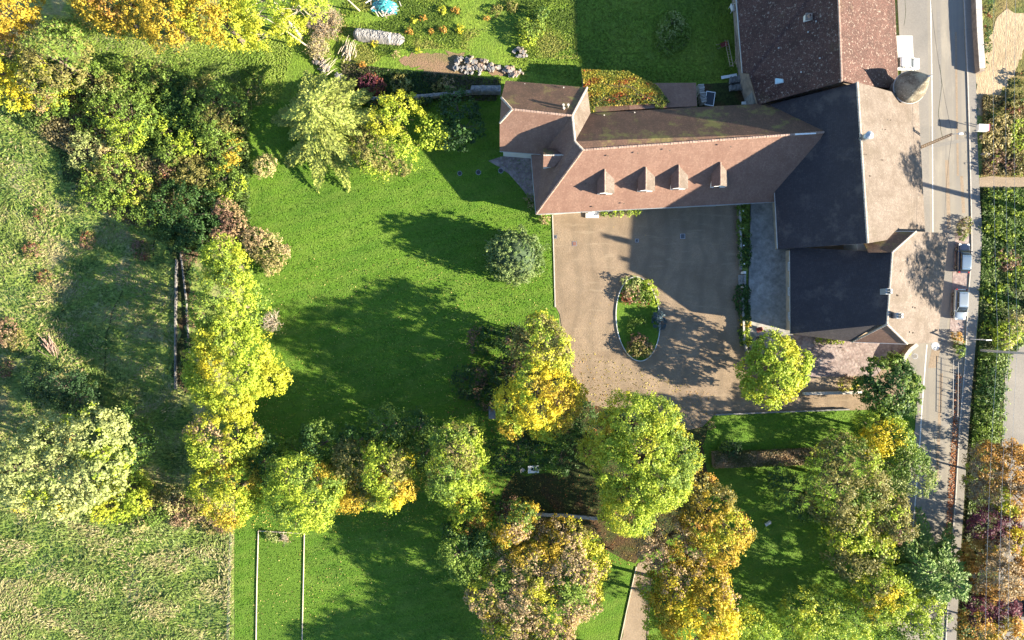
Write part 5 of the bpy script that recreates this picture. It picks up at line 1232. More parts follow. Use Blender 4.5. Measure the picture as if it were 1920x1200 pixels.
t('shaded_tree', 'dark bush in the shade right behind the huge sage green tree', [(240, 790, 28), (258, 825, 30), (250, 850, 26)], 7, 'green', None, mix=[('dgreen', .5)])
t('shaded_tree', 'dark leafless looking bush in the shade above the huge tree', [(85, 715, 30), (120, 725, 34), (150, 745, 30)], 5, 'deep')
shrub('yellow_shrub', 'wide bright yellow green shrub at the foot of the huge sage green tree', [(215, 935, 40), (248, 912, 32), (190, 952, 24), (262, 940, 22)], 3, 'lime', mix=[('ylime', .6)], leaf=.24, clump=.4)
shrub('yellow_shrub', 'tiny vivid yellow shrub at the left foot of the huge tree', [(35, 946, 13)], 1.3, 'yellow')
shrub('yellow_shrub', 'tiny vivid yellow shrub between the other two at the huge tree foot', [(112, 957, 11)], 1.2, 'yellow')
shrub('rough_scrub', 'green scrub running from the yellow shrub towards the golden tree', [(290, 955, 26), (320, 940, 24), (280, 930, 22), (265, 975, 18)], 1.8, 'green', mix=[('straw', .3), ('olive', .3)])
shrub('rough_scrub', 'tan scrub at the foot of the golden tree of the row', [(345, 960, 28), (375, 950, 24), (400, 980, 18), (420, 985, 14)], 1.6, 'tan', mix=[('brown', .4), ('olive', .3)])
shrub('rough_scrub', 'brownish bush on the left edge of the meadow', [(15, 625, 26), (35, 640, 18)], 1.5, 'tan', mix=[('brown', .5), ('olive', .3)])
for i, (x, y, r_) in enumerate(((60, 470, 14), (75, 400, 10), (85, 520, 12), (165, 450, 14), (265, 470, 16), (10, 690, 14))):
    shrub('meadow_weed_clump', ('reddish weed clump on the sunny left part of the meadow', 'small reddish weed clump near the shade tip on the meadow', 'rusty weed clump beside the dark shade on the meadow', 'brown weed clump at the edge of the upper meadow shade', 'red tinged weed clump near the field wall', 'brown weed clump near the left edge below the track')[i], [(x, y, r_)], .9, 'brown', mix=[('red', .35), ('olive', .4)])
g4 = 'line of trees above the lower lawn'
t('line_tree', 'light green tree above the white framed strip, left end of the line', [(560, 890, 36), (585, 930, 40), (560, 955, 32), (540, 925, 34), (610, 905, 30), (600, 965, 20), (530, 880, 24)], 12, 'lime', g4, mix=[('green', .4)], spots=[(605, 880, 18, 'gold')])
t('line_tree', 'low golden tree second in the line above the lower lawn', [(640, 900, 28), (635, 935, 22), (665, 925, 24), (690, 935, 18)], 8, 'gold', g4, mix=[('lime', .45)])
t('line_tree', 'olive tree between the low golden one and the yellow tipped one', [(660, 860, 32), (690, 885, 34), (700, 920, 22)], 10, 'olive', g4, mix=[('green', .3), ('gold', .25)])
t('line_tree', 'pale green tree with bright yellow tips in the middle of the line', [(725, 880, 36), (745, 905, 34), (730, 930, 20), (715, 850, 26), (755, 860, 22)], 12, 'lime', g4, mix=[('olive', .3)], spots=[(748, 822, 14, 'yellow'), (770, 855, 12, 'yellow'), (765, 920, 20, 'gold'), (750, 945, 14, 'yellow')])
t('line_tree', 'tall green tree at the right end of the line above the lower lawn', [(850, 835, 38), (875, 850, 32), (845, 880, 38), (870, 895, 28), (830, 905, 24), (880, 810, 24), (850, 920, 16)], 13, 'lime', g4, mix=[('green', .5), ('olive', .2)])
t('line_tree', 'slim tree with orange patches below the tall green one', [(880, 945, 24), (870, 975, 20), (895, 965, 20)], 9, 'lime', g4, mix=[('gold', .45)], spots=[(890, 990, 16, 'orange')])
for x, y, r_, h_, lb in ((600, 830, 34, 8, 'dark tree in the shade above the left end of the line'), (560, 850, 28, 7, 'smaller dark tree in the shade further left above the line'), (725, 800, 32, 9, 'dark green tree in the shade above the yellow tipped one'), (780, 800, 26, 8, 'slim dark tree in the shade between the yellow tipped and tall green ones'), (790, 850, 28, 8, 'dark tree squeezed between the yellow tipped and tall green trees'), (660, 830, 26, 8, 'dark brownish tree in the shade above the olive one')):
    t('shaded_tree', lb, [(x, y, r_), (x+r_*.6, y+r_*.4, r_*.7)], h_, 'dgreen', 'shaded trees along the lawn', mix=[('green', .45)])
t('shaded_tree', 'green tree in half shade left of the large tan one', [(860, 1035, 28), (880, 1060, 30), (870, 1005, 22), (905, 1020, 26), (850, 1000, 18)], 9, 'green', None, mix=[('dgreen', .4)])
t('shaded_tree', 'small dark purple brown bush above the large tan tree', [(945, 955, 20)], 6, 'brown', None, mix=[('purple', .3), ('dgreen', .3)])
g5 = 'trees between lawn and court'
t('court_tree', 'olive green tree at the left edge of the court, above the golden one', [(1008, 606, 17), (1024, 612, 16), (1028, 643, 32), (996, 650, 30), (1020, 678, 34), (1046, 662, 22)], 13, 'olive', g5, mix=[('ylime', .3), ('lime', .2)], leaf=.28)
t('court_tree', 'golden yellow tree at the lower left corner of the court', [(1000, 720, 36), (1035, 725, 34), (965, 755, 34), (1005, 765, 38), (1045, 765, 32), (1070, 740, 22), (1020, 795, 24), (960, 790, 22)], 16, 'yellow', g5, mix=[('lime', .35), ('gold', .3)])
for lb, x, y, r_, pl, h_ in (('dark bush in the shade left of the olive green court tree', 905, 640, 26, 'dgreen', 2.4), ('greyish twiggy bush lower down in the lawn shade', 880, 715, 30, 'deep', 2.2), ('dark bush beside the hutch in the shade', 915, 745, 22, 'deep', 2.0), ('dark tree right against the olive green court tree', 960, 640, 26, 'dgreen', 6), ('dark undergrowth between the court trees', 950, 700, 28, 'deep', 4)):
    shrub('shade_bush', lb, [(x, y, r_), (x+r_*.5, y-r_*.3, r_*.6)], h_, pl, 'bushes in the shade beside the court trees', mix=[('brown', .2)], leaf=.24, clump=.4)
t('big_round_tree', 'largest green yellow tree, standing just below the gravel court', [(1185, 790, 48), (1225, 785, 36), (1150, 825, 40), (1210, 840, 56), (1260, 850, 42), (1160, 870, 46), (1230, 895, 50), (1180, 920, 46), (1170, 960, 34), (1265, 890, 26), (1110, 845, 22), (1195, 970, 22)], 18.5, 'lime', None, mix=[('green', .35), ('ylime', .3)], dens=1.15, spots=[(1143, 807, 6, 'gold')])
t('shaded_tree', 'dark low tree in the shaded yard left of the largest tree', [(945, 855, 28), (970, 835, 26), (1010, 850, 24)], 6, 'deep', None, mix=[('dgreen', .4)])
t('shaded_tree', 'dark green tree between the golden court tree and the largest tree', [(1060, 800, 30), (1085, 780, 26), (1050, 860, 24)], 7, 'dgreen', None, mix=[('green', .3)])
t('autumn_tree', 'largest tan and golden green tree at the bottom centre', [(970, 985, 26), (1010, 1010, 34), (1055, 1015, 40), (1100, 1015, 24), (950, 1050, 38), (1000, 1065, 48), (1060, 1070, 50), (1100, 1060, 34), (920, 1110, 40), (970, 1130, 48), (1030, 1140, 52), (1085, 1120, 36), (960, 1175, 40), (1030, 1190, 42)], 10, 'ylime', None, mix=[('olive', .35), ('tan', .5), ('pinktan', .12), ('gold', .12)], leaf=.24, clump=.7, twigs=.2, dens=1.0, spots=[(1030, 1025, 20, 'gold'), (1070, 1100, 24, 'green'), (945, 1085, 18, 'green')])
t('autumn_tree', 'gold flecked small tree above the left shoulder of the tan tree', [(965, 985, 24), (985, 960, 20), (945, 1000, 18)], 11, 'gold', None, mix=[('pinktan', .3), ('green', .4)], leaf=.28)
g6 = 'autumn trees right of the garden path'
t('autumn_tree', 'orange brown tree below the right side of the largest tree', [(1300, 915, 32), (1330, 945, 36), (1360, 985, 34), (1350, 1020, 32), (1310, 985, 34), (1385, 1000, 18)], 12, 'gold', g6, mix=[('olive', .4), ('orange', .12), ('ylime', .2)], leaf=.26, dens=.8, twigs=.22)
t('autumn_tree', 'pinkish tan tree left of the orange brown one', [(1255, 1000, 32), (1225, 1030, 26), (1290, 1040, 30), (1250, 1050, 24), (1215, 1005, 18)], 10, 'tan', g6, mix=[('gold', .35), ('pinktan', .3)], leaf=.24, dens=.75, twigs=.25)
t('autumn_tree', 'bright yellow tree below the pinkish one beside the path', [(1275, 1085, 36), (1325, 1095, 38), (1265, 1130, 38), (1330, 1145, 42), (1290, 1175, 40), (1355, 1170, 22)], 12, 'yellow', g6, mix=[('gold', .5), ('pinktan', .12)], leaf=.28)
t('autumn_tree', 'greenish yellow tree overhanging the lower path', [(1225, 1095, 26), (1240, 1140, 26), (1235, 1180, 24)], 8, 'lime', g6, mix=[('gold', .35)], leaf=.28)
t('round_tree', 'round bright lime green tree at the right corner of the court', [(1450, 665, 34), (1425, 695, 34), (1475, 690, 36), (1450, 715, 38), (1495, 680, 20), (1440, 740, 14), (1410, 725, 18), (1450, 690, 40)], 8, 'lime', None, mix=[('ylime', .3)], leaf=.32, dens=1.7)
g7 = 'trees along the road below the house'
t('roadside_tree', 'dark green tree right beside the road below the curved wall', [(1650, 705, 34), (1685, 720, 32), (1660, 745, 32), (1695, 750, 22), (1630, 725, 22), (1670, 690, 20), (1672, 728, 36)], 8, 'dgreen', g7, mix=[('green', .55)], dens=1.8, leaf=.32)
t('roadside_tree', 'green tree with a golden heart beside the road', [(1640, 790, 28), (1660, 815, 36), (1630, 825, 26), (1680, 830, 26), (1625, 795, 20)], 9, 'lime', g7, mix=[('green', .3)], spots=[(1655, 822, 30, 'yellow')])
t('roadside_tree', 'pale green tree below the golden hearted one by the road', [(1690, 870, 28), (1715, 895, 28), (1670, 890, 24), (1720, 865, 18)], 8, 'green', g7, mix=[('sage', .35)])
t('roadside_tree', 'large olive green tree above the lower right lawn', [(1565, 845, 30), (1545, 870, 30), (1600, 875, 42), (1560, 910, 44), (1620, 915, 38), (1580, 950, 42), (1625, 960, 30), (1535, 945, 28)], 12, 'olive', g7, mix=[('lime', .3), ('green', .2)], leaf=.28, dens=.95)
t('roadside_tree', 'half shaded green tree at the left foot of the large olive one', [(1480, 920, 30), (1500, 945, 26), (1460, 900, 20)], 7, 'dgreen', g7, mix=[('green', .5)])
t('roadside_tree', 'olive tree with brown flecks right of the large olive one', [(1660, 955, 30), (1675, 985, 28), (1640, 990, 24)], 11, 'olive', g7, mix=[('brown', .15), ('lime', .3)], leaf=.28)
t('roadside_tree', 'olive yellow tree under the large olive one', [(1590, 1000, 36), (1630, 1025, 36), (1600, 1050, 32), (1575, 980, 24), (1565, 1030, 22)], 10, 'olive', g7, mix=[('ylime', .35), ('lime', .25)], leaf=.3)
t('roadside_tree', 'yellow crowned tree nearer the bottom beside the firs', [(1650, 1085, 34), (1670, 1115, 32), (1630, 1110, 28), (1645, 1145, 22)], 10, 'lime', g7, mix=[('olive', .3)], spots=[(1665, 1120, 22, 'yellow'), (1640, 1150, 12, 'yellow')])
conifer('fir_tree', 'feathery green fir leaning over the road at lower right', (1718, 1052), 84, 11, 'bfir', 8, seed=3)
conifer('fir_tree', 'denser green fir just left of the feathery one', (1672, 1030), 52, 11, 'bfir', 7, seed=4)
t('roadside_tree', 'bright green tree cut by the bottom edge, left of the yellow crowned one', [(1500, 1140, 32), (1545, 1135, 34), (1590, 1160, 38), (1530, 1180, 40), (1480, 1170, 26)], 7, 'lime', g7, mix=[('ylime', .35), ('green', .2)])
t('roadside_tree', 'yellow green bush cut by the bottom edge beside the yellow tree', [(1400, 1165, 28), (1430, 1185, 28), (1385, 1190, 22)], 6, 'lime', g7, mix=[('ylime', .3)])
t('roadside_tree', 'green tree at the bottom edge under the firs', [(1690, 1165, 34), (1730, 1150, 34), (1720, 1185, 36), (1660, 1190, 26)], 7, 'lime', g7, mix=[('green', .5)])
g8 = 'autumn trees over the right hand verge'
t('verge_tree', 'thin orange tree over the verge, upper one on the right edge', [(1850, 872, 34), (1890, 882, 42), (1862, 915, 34), (1900, 925, 36), (1832, 895, 22), (1875, 950, 24)], 7.5, 'tan', g8, mix=[('orange', .6), ('ylime', .1)], leaf=.24, dens=1.7, twigs=.25, bark='ridge')
t('verge_tree', 'dark purple leaved tree between the two upper orange ones', [(1845, 985, 28), (1878, 988, 28), (1905, 985, 20)], 6.8, 'purple', g8, leaf=.24)
t('verge_tree', 'wide orange tree over the verge, middle one on the right edge', [(1845, 1040, 34), (1885, 1035, 40), (1860, 1075, 42), (1905, 1075, 38), (1830, 1070, 26), (1915, 1020, 24)], 7.5, 'orange', g8, mix=[('tan', .35), ('yellow', .1)], leaf=.24, dens=1.7, twigs=.2, bark='ridge', spots=[(1915, 1020, 20, 'yellow')])
t('verge_tree', 'dark purple leaved tree below the middle orange one', [(1840, 1138, 30), (1875, 1138, 28), (1855, 1120, 22)], 6.8, 'purple', g8, leaf=.24)
t('verge_tree', 'orange and olive tree at the bottom right corner', [(1830, 1175, 32), (1870, 1180, 34), (1895, 1200, 28)], 6.5, 'gold', g8, mix=[('orange', .4), ('olive', .3)], leaf=.26, dens=.8)
# trees outside the frame, whose shade lies on the street roofs and the road
for lb, x, y, r_, h_ in (('tall tree east of the lane whose shade reaches the creamy roof', 2068, 585, 44, 20), ('tree beyond the right edge opposite the street house', 2100, 385, 26, 19), ('tree below the bottom edge, left of the path', 1010, 1325, 44, 13), ('second tree below the bottom edge, left of the path', 1090, 1335, 40, 13), ('third tree below the bottom edge, farthest from the path', 915, 1330, 40, 13), ('taller tree below the bottom edge, beside the path', 1150, 1310, 46, 15), ('tree below the bottom edge under the yellow tree', 1280, 1315, 46, 15)):
    t('verge_tree', lb, [(x, y, r_), (x+r_*.5, y+r_*.6, r_*.8), (x-r_*.3, y-r_*.8, r_*.8), (x+5, y-r_*1.5, r_*.6)], h_, 'olive', g8, dens=.8)
conifer('feathery_conifer', 'big pale green feathery conifer at the upper left corner of the lawn', (628, 242), 100, 13, 'fir', 8, nb0=10, seed=5)
t('garden_tree', 'yellow tree beside the feathery conifer', [(730, 215, 28), (755, 205, 24), (775, 225, 20), (770, 195, 16), (715, 230, 22)], 7, 'ylime', None, mix=[('lime', .4)], gap=.2)
t('garden_tree', 'rounded olive tree under the yellow one at the lawn edge', [(700, 285, 34), (735, 280, 36), (755, 300, 24), (680, 270, 26), (720, 310, 20)], 5.5, 'olive', None, mix=[('lime', .5)], leaf=.26)
t('garden_tree', 'small bright green tree right of the olive one', [(805, 235, 20), (822, 250, 22), (805, 262, 16)], 5, 'lime', None, leaf=.3)
t('garden_tree', 'dark green tree in shade right of the small bright one', [(860, 205, 32), (875, 240, 28), (850, 255, 24)], 5.5, 'deep', None, mix=[('dgreen', .5)], leaf=.36)
def holly():
    w = at(966, 479, 3.2); root = empty('round_holly_bush', (w.x, w.y, 0), 'clipped round dark bush standing alone on the lawn', 'bush')
    lobes = [(w.x, w.y, 3.3, 3.75, 3.5), (w.x-.2, w.y-.1, 1.6, 3.3, 1.9)]
    P, N, c, CC = foliage(lobes, 'holly', 5, .27, .5, 1.5, bottom=-.9, flat=1)
    for k_, rr_ in ((6, .72), (7, .4)):  # inner leaves added to close gaps in the cast shadow
        P2, N2, c2, _ = foliage([(w.x, w.y, 3.2, 3.75*rr_, 3.4*rr_)], 'holly', k_, .4, .6, 1.2, bottom=-.9, flat=1); P = np.concatenate([P, P2]); N = np.concatenate([N, N2]); c = np.concatenate([c, c2])
    core = MB().cone((w.x-.1, w.y, 0), 3.0, 24, ((.15, .8), (1.2, .98), (2.6, 1.03), (4.0, .92), (5.2, .68), (6.0, .38), (6.3, .08))).build('shadow_core', plain('dark_core', (.035, .06, .025), .95), root, smooth=True)  # solid core added so the bush casts an unbroken shadow
    rs = np.random.default_rng(3); MB().tube([(w.x, w.y, 0), (w.x, w.y, 2.5), (w.x, w.y, 5.5)], [.25, .18, .05], 7).build('trunk', M['bark'], root)
    link('crown', quads_mesh('crown', P, N, .27, c, rs=rs), M['leaf'], root); NLEAF[0] += len(P)
holly()
shrub('rough_scrub', 'dark scrub filling the gap between field walls and the row of trees', [(356, 480, 14), (366, 520, 14), (368, 560, 13), (366, 600, 13), (362, 640, 13), (352, 690, 14), (356, 725, 14)], 1.6, 'dgreen', None, mix=[('brown', .4)], leaf=.24, clump=.4)
# oval bed
shrub('bed_plant', 'silvery green plant at the top end of the oval bed', [(1190, 532, 12), (1180, 540, 8)], 1.0, 'sage')
shrub('bed_plant', 'reddish brown bushy plant in the upper part of the oval bed', [(1188, 552, 16), (1205, 558, 14), (1175, 556, 10)], 1.2, 'tan', mix=[('red', .3), ('green', .4)])
shrub('bed_plant', 'lime green plants along the upper right of the oval bed', [(1222, 548, 10), (1225, 565, 9), (1215, 535, 9)], 1.0, 'lime')
shrub('bed_plant', 'loose green plants in the middle of the oval bed', [(1192, 600, 13), (1185, 615, 10), (1202, 608, 9)], .8, 'green', gap=.3)
shrub('bed_plant', 'tall brown tipped grass clump at the lower end of the oval bed', [(1198, 645, 17), (1190, 655, 13), (1212, 655, 12)], 1.7, 'olive', mix=[('pinktan', .35), ('brown', .3)])
shrub('clipped_shrub', 'blue grey oval shrub on the right rim of the oval bed', [(1236, 596, 11), (1236, 606, 11)], 1.6, 'bluegrey', dens=1.3)
shrub('bed_plant', 'pale tuft hanging over the top left rim of the oval bed', [(1172, 526, 5)], 1.6, 'sage')
# planting along the retaining wall and house fronts
g9 = 'planting along the retaining wall'
for lb, c_, pl, h_ in (('dark green climbing shrubs on the upper stretch of the retaining wall', [(1393, 390, 9), (1394, 407, 10), (1393, 425, 10), (1395, 443, 9), (1396, 460, 10), (1396, 478, 10), (1395, 492, 8)], 'green', 1.5), ('dark shrubs just below the court gate', [(1393, 545, 11), (1389, 560, 13), (1392, 577, 11), (1395, 590, 9)], 'dgreen', 1.7), ('orange leaved shrub at the end of the shaded wall', [(1397, 604, 9)], 'gold', 1.2), ('green shrubs sunlit between orange shrub and round lime tree', [(1395, 622, 9), (1398, 638, 10)], 'lime', 1.2)):
    shrub('wall_shrub', lb, c_, h_, pl, g9, mix=[('dgreen', .4)], leaf=.26, dens=1.5, bottom=-.3)
shrub('wall_shrub', 'green climbers on the court front of the long house', [(1132, 399, 5), (1148, 399, 6), (1162, 399, 6), (1180, 398, 5), (1194, 396, 6)], 1.4, 'green', None, mix=[('lime', .3)])
shrub('wall_shrub', 'pale green plants at the foot of the roadside house end wall', [(1530, 634, 7), (1545, 636, 8), (1560, 636, 7), (1574, 638, 6)], .9, 'lime')
shrub('wall_shrub', 'yellow brown shrub at the corner of the lower drive', [(1585, 722, 12), (1597, 718, 11)], 1.3, 'straw', None, mix=[('ylime', .4), ('brown', .2)])
shrub('wall_shrub', 'yellow green tufts along the outside of the curved wall', [(1700, 660, 5), (1692, 672, 5), (1688, 684, 5), (1706, 651, 4)], .5, 'lime')
shrub('corner_shrub', 'tan shrub at the south west corner of the long house', [(1022, 412, 8), (1015, 400, 6)], .9, 'tan', None, mix=[('green', .5)])
shrub('corner_shrub', 'pale weeds against the west side of the long house', [(992, 372, 7), (996, 385, 6)], .8, 'green', None, mix=[('tan', .4)])
shrub('island_planting', 'green and brown shrubs on the planted island above the parked cars', [(1810, 418, 10), (1807, 432, 10), (1803, 444, 7)], 1.1, 'olive', 'planted islands in the parking bay', mix=[('brown', .3), ('green', .3)])
shrub('island_planting', 'orange and green shrubs on the island below the parked cars', [(1793, 630, 7), (1797, 643, 9), (1800, 655, 7), (1798, 662, 6)], 1.1, 'green', 'planted islands in the parking bay', mix=[('orange', .4)])
# verge on the right
gA = 'shrubs of the right hand verge'
k = 0
LB = ['top left of the bank beside the road', 'second along the top of the bank', 'at the right edge near the top of the bank', 'against the pavement opposite the upper car', 'in the middle of the bank', 'right edge, middle height of the bank', 'against the pavement between the two cars', 'brownish one in the middle of the bank', 'right edge above the yellow bush', 'against the pavement beside the lower car', 'centre of the lower bank', 'by the foot of the power pole', 'tucked left of the yellow bush']
for x, y, r_, pl, h_ in ((1860, 378, 18, 'green', 1.2), (1885, 375, 18, 'green', 1.6), (1912, 390, 18, 'green', 1.6), (1855, 425, 14, 'green', 1.2), (1880, 430, 20, 'dgreen', 1.8), (1910, 450, 18, 'green', 1.4), (1856, 485, 14, 'dgreen', 1.0), (1885, 485, 20, 'brown', 1.2), (1908, 520, 18, 'dgreen', 1.5), (1855, 550, 16, 'dgreen', 1.2), (1880, 555, 20, 'dgreen', 1.3), (1850, 620, 14, 'green', 1.2), (1860, 590, 14, 'green', 1.0)):
    shrub('bank_shrub', '%s leafy shrub %s' % ('brownish' if pl == 'brown' else 'dark green' if pl == 'dgreen' else 'bright green', LB[k]), [(x, y, r_), (x+r_*.6, y+r_*.5, r_*.7)], h_*.55, 'green' if pl == 'dgreen' else pl, gA, mix=[('lime', .25), ('dgreen', .12)], leaf=.24, clump=.4); k += 1
shrub('bank_shrub', 'yellow green round bush above the lane on the right edge', [(1888, 625, 22), (1905, 610, 18), (1880, 640, 14)], 2.2, 'lime', gA, mix=[('straw', .3)], leaf=.24, clump=.4)
shrub('conifer_hedge', 'long thick green hedge between pavement and side lane', [(1862+(-7 if i % 2 else 9)-i*1.2, 672+i*14, 19) for i in range(12)], 1.7, 'green', None, mix=[('dgreen', .4)], leaf=.26, clump=.45, cat='hedge')
shrub('bramble_bank', 'dry yellow brown brambles below the roadside sign', [(1862, 262, 18), (1885, 250, 20), (1910, 270, 18), (1860, 290, 16), (1890, 295, 20), (1912, 310, 16), (1870, 230, 12), (1900, 225, 16), (1858, 312, 12)], 1.0, 'straw', gA, mix=[('olive', .35), ('lime', .25), ('brown', .2)], leaf=.24, clump=.4)
shrub('bramble_bank', 'dark brown green brambles along the dirt track at the top right', [(1905, 190, 16), (1915, 150, 14), (1890, 200, 12), (1870, 215, 9), (1848, 60, 9), (1846, 90, 9), (1845, 120, 7), (1850, 20, 10)], 1.3, 'olive', gA, mix=[('red', .2), ('dgreen', .4)], leaf=.24, clump=.4)
# trimmed hedge and shrub on the lower right lawn
def trimmed_hedge():
    root = empty('trimmed_hedge', at(1425, 858, 0), 'low trimmed brownish hedge crossing the shaded right hand lawn', 'hedge'); rs = np.random.default_rng(8)
    A, B = at(1334, 860, 0), at(1520, 853, 0); n = 12000; u = rs.uniform(0, 1, n); v = rs.uniform(-1, 1, n); top = rs.uniform(size=n) < .6
    d = np.array(B-A); s = np.array((-d[1], d[0], 0))/math.hypot(d[0], d[1]); w = 1.0; h = 1.6
    P = np.array(A)+u[:, None]*d+s*(np.where(top, v*w, np.sign(v)*w)[:, None]); P[:, 2] = np.where(top, h, rs.uniform(.05, h, n)); P += rs.normal(size=P.shape)*.07
    N = np.where(top[:, None], np.array([0, 0, 1.]), s*np.sign(v)[:, None])+rs.normal(size=P.shape)*.6
    g = field(P, 1.2, 3)+rs.normal(size=n)*.2; c = np.ones((n, 3))*np.array((.27, .21, .12)); c[g < .45] = (.12, .12, .04); c[g > .75] = (.33, .22, .12); c *= rs.uniform(.7, 1.3, (n, 1))
    P[:, 2] = np.maximum(P[:, 2], .05)
    link('foliage', quads_mesh('foliage', P, N, .2, c, rs=rs), M['leaf'], root)
    MB().box((Vector(A)+Vector(B))/2+Vector((0, 0, .7)), ((B-A).length, 1.7, 1.4), math.atan2(d[1], d[0])).build('stems', M['bark'], root)
trimmed_hedge()
shrub('clipped_shrub', 'round dark green shrub sitting at the left part of the trimmed hedge', [(1370, 840, 18), (1375, 852, 13)], 2.0, 'deep', None, mix=[('green', .25)], leaf=.24, clump=.4)
shrub('pink_shrub', 'small pinkish shrub at the corner of the wall below the court', [(1334, 798, 6)], .6, 'pinktan')
# upper garden
twiggy('bramble_shrub', 'large pinkish brown tangle of dead stems left of the tarpaulin pile', 612, 48, 36, 2.6, 'pinktan', 260, leaves=1500)
twiggy('bramble_shrub', 'smaller straw coloured tangle of stems above the rubble', 598, 92, 22, 1.4, 'straw', 120, leaves=900)
shrub('garden_shrub', 'leafy green shrub above the small pile of white stones', [(990, 70, 16), (1005, 55, 14), (985, 48, 12)], 2.2, 'green', None, mix=[('lime', .4)])
shrub('garden_shrub', 'dark green shrub higher up beside the lit grass edge', [(1015, 25, 12), (1008, 40, 10)], 1.6, 'dgreen', None, mix=[('green', .5)])
shrub('garden_shrub', 'flowering pale green clump in the shade of the barn', [(1262, 45, 22), (1278, 60, 16), (1248, 62, 16)], 1.2, 'green', None, mix=[('sage', .4)])
shrub('garden_shrub', 'low bright green clump below the flowering one in shade', [(1250, 85, 20), (1270, 80, 14)], .6, 'green')
shrub('garden_shrub', 'dark plum coloured shrub in the shade by the rubble wall', [(692, 158, 18), (708, 163, 14)], 1.6, 'purple', None, mix=[('red', .3)])
shrub('garden_shrub', 'rusty low shrub below the plum coloured one', [(684, 178, 16), (705, 180, 13), (668, 182, 10)], .9, 'red')
shrub('garden_shrub', 'pale yellow green shrub in the shade, middle of the rubble wall', [(748, 155, 14), (762, 160, 9)], 1.2, 'olive', None, mix=[('sage', .4)])
shrub('garden_shrub', 'grey green shrub nearest the white wall stub in shade', [(838, 160, 14), (822, 166, 10)], 1.1, 'olive', None, mix=[('tan', .4)])
shrub('garden_shrub', 'dark hedge growth along the lower side of the rubble wall', [(700, 197, 10), (730, 196, 11), (765, 194, 11), (800, 192, 11), (835, 190, 10)], 1.7, 'deep', None)
fl = ((702, 80, 'yellow', 5), (680, 119, 'orange', 5), (768, 58, 'orange', 6), (793, 35, 'orange', 4), (830, 55, 'orange', 5), (862, 54, 'yellow', 6), (810, 60, 'orange', 3), (744, 102, 'tan', 5), (912, 33, 'orange', 4), (777, 36, 'ylime', 5), (853, 20, 'orange', 5), (828, 20, 'ylime', 6), (785, 95, 'ylime', 4), (930, 20, 'olive', 9), (960, 12, 'olive', 9))
FN = ('beside the tarpaulin pile', 'at the edge of the shade below the pile', 'just right of the tarpaulin pile', 'near the junk heap', 'in the middle of the sunny garden', 'white flecked one in the sunny garden', 'smallest one between two others', 'between pile and bare earth', 'further right in the sunny garden', 'pale one near the junk heap', 'near the top edge', 'pale one near the top edge', 'above the bare earth', 'tall one near the dark shrub', 'tall one at the top edge')
for (x, y, pl, r_), q in zip(fl, FN):
    shrub('garden_plant', '%s garden plant %s' % ({'yellow': 'yellow', 'orange': 'orange flowering', 'tan': 'withered', 'ylime': 'yellow green', 'olive': 'olive green'}[pl], q), [(x, y, r_)], .7, pl, 'plants dotted over the sunny upper garden', dens=.8)
shrub('court_strip_plant', 'leafy plant clump at the top of the white framed strip', [(513, 1007, 8), (505, 1002, 5)], .8, 'sage'); twiggy('bare_shrub', 'withered plant beside the leafy clump in the white framed strip', 535, 1006, 8, .8, 'pinktan', 30, leaves=60)

# ------------------------------------------------------------------ uncountable ground cover
def scatter(name, poly, n, size, cols, up=.6, h=(.02, .12), wind=None, aspect=.35, mat='leaf', seed=1, clumpy=None, z=.03, fq=.35):
    rs = np.random.default_rng(seed); P2 = np.array(poly, float); x0, y0 = P2.min(0); x1, y1 = P2.max(0)
    C = rs.uniform((x0, y0), (x1, y1), (int(n*2.2), 2)); ins = np.zeros(len(C), bool)
    j = len(P2)-1
    for i in range(len(P2)):
        xi, yi = P2[i]; xj, yj = P2[j]; c = ((yi > C[:, 1]) != (yj > C[:, 1])) & (C[:, 0] < (xj-xi)*(C[:, 1]-yi)/(yj-yi+1e-9)+xi); ins ^= c; j = i
    C = C[ins]
    W3 = np.stack([(C[:, 0]-960)/12.8, (600-C[:, 1])/12.8, np.zeros(len(C))], 1)
    if clumpy:
        g = field(W3, clumpy, seed)+rs.normal(size=len(C))*.12; W3 = W3[g > .5]
    W3 = W3[:n]; m = len(W3)
    W3[:, 2] = z+rs.uniform(*h, m)
    N = rs.normal(size=(m, 3))*(1-up)+np.array([0, 0, up])
    T = None
    if wind is not None:
        a = wind+(field(W3, .25, seed+1)-.5)*2.8+rs.normal(size=m)*.5; T = np.stack([np.cos(a), np.sin(a), rs.uniform(-.05, .25, m)], 1)
        N = rs.normal(size=(m, 3))*.32+np.array([.35, -.1, 1.0])
    g = np.clip((field(W3, fq, seed+2)-.5)*1.5+.5+rs.normal(size=m)*.16, 0, .999); cols = np.array(cols); c = cols[(g*len(cols)).astype(int)]*rs.uniform(.7, 1.3, (m, 1))
    o = link(name, quads_mesh(name, W3, N, size, c, aspect, T, rs=rs), M[mat]); tag(o, kind='stuff'); NLEAF[0] += m
meadowP = [(-20, 190), (60, 200), (170, 300), (180, 400), (330, 480), (332, 730), (380, 800), (440, 900), (436, 1215), (-20, 1215)]
scatter('long_meadow_grass', meadowP, 52000, .34, [(.08, .14, .03), (.12, .19, .035), (.16, .23, .045), (.19, .25, .05), (.24, .27, .08), (.33, .29, .14)], wind=R(25), aspect=.3, h=(.0, .12), seed=4, fq=.6)
scatter('taller_meadow_grass', meadowP, 9000, .5, [(.12, .16, .04), (.20, .23, .06), (.28, .26, .10), (.34, .28, .15), (.16, .22, .05)], wind=R(30), aspect=.24, h=(.05, .3), seed=24, clumpy=.6, fq=.45)
scatter('straw_tussocks', [(-20, 960), (436, 980), (432, 1215), (-20, 1215)], 12000, .5, [(.18, .24, .06), (.30, .29, .12), (.38, .33, .17), (.14, .20, .05)], wind=R(20), aspect=.2, h=(.05, .3), seed=6, clumpy=.6)
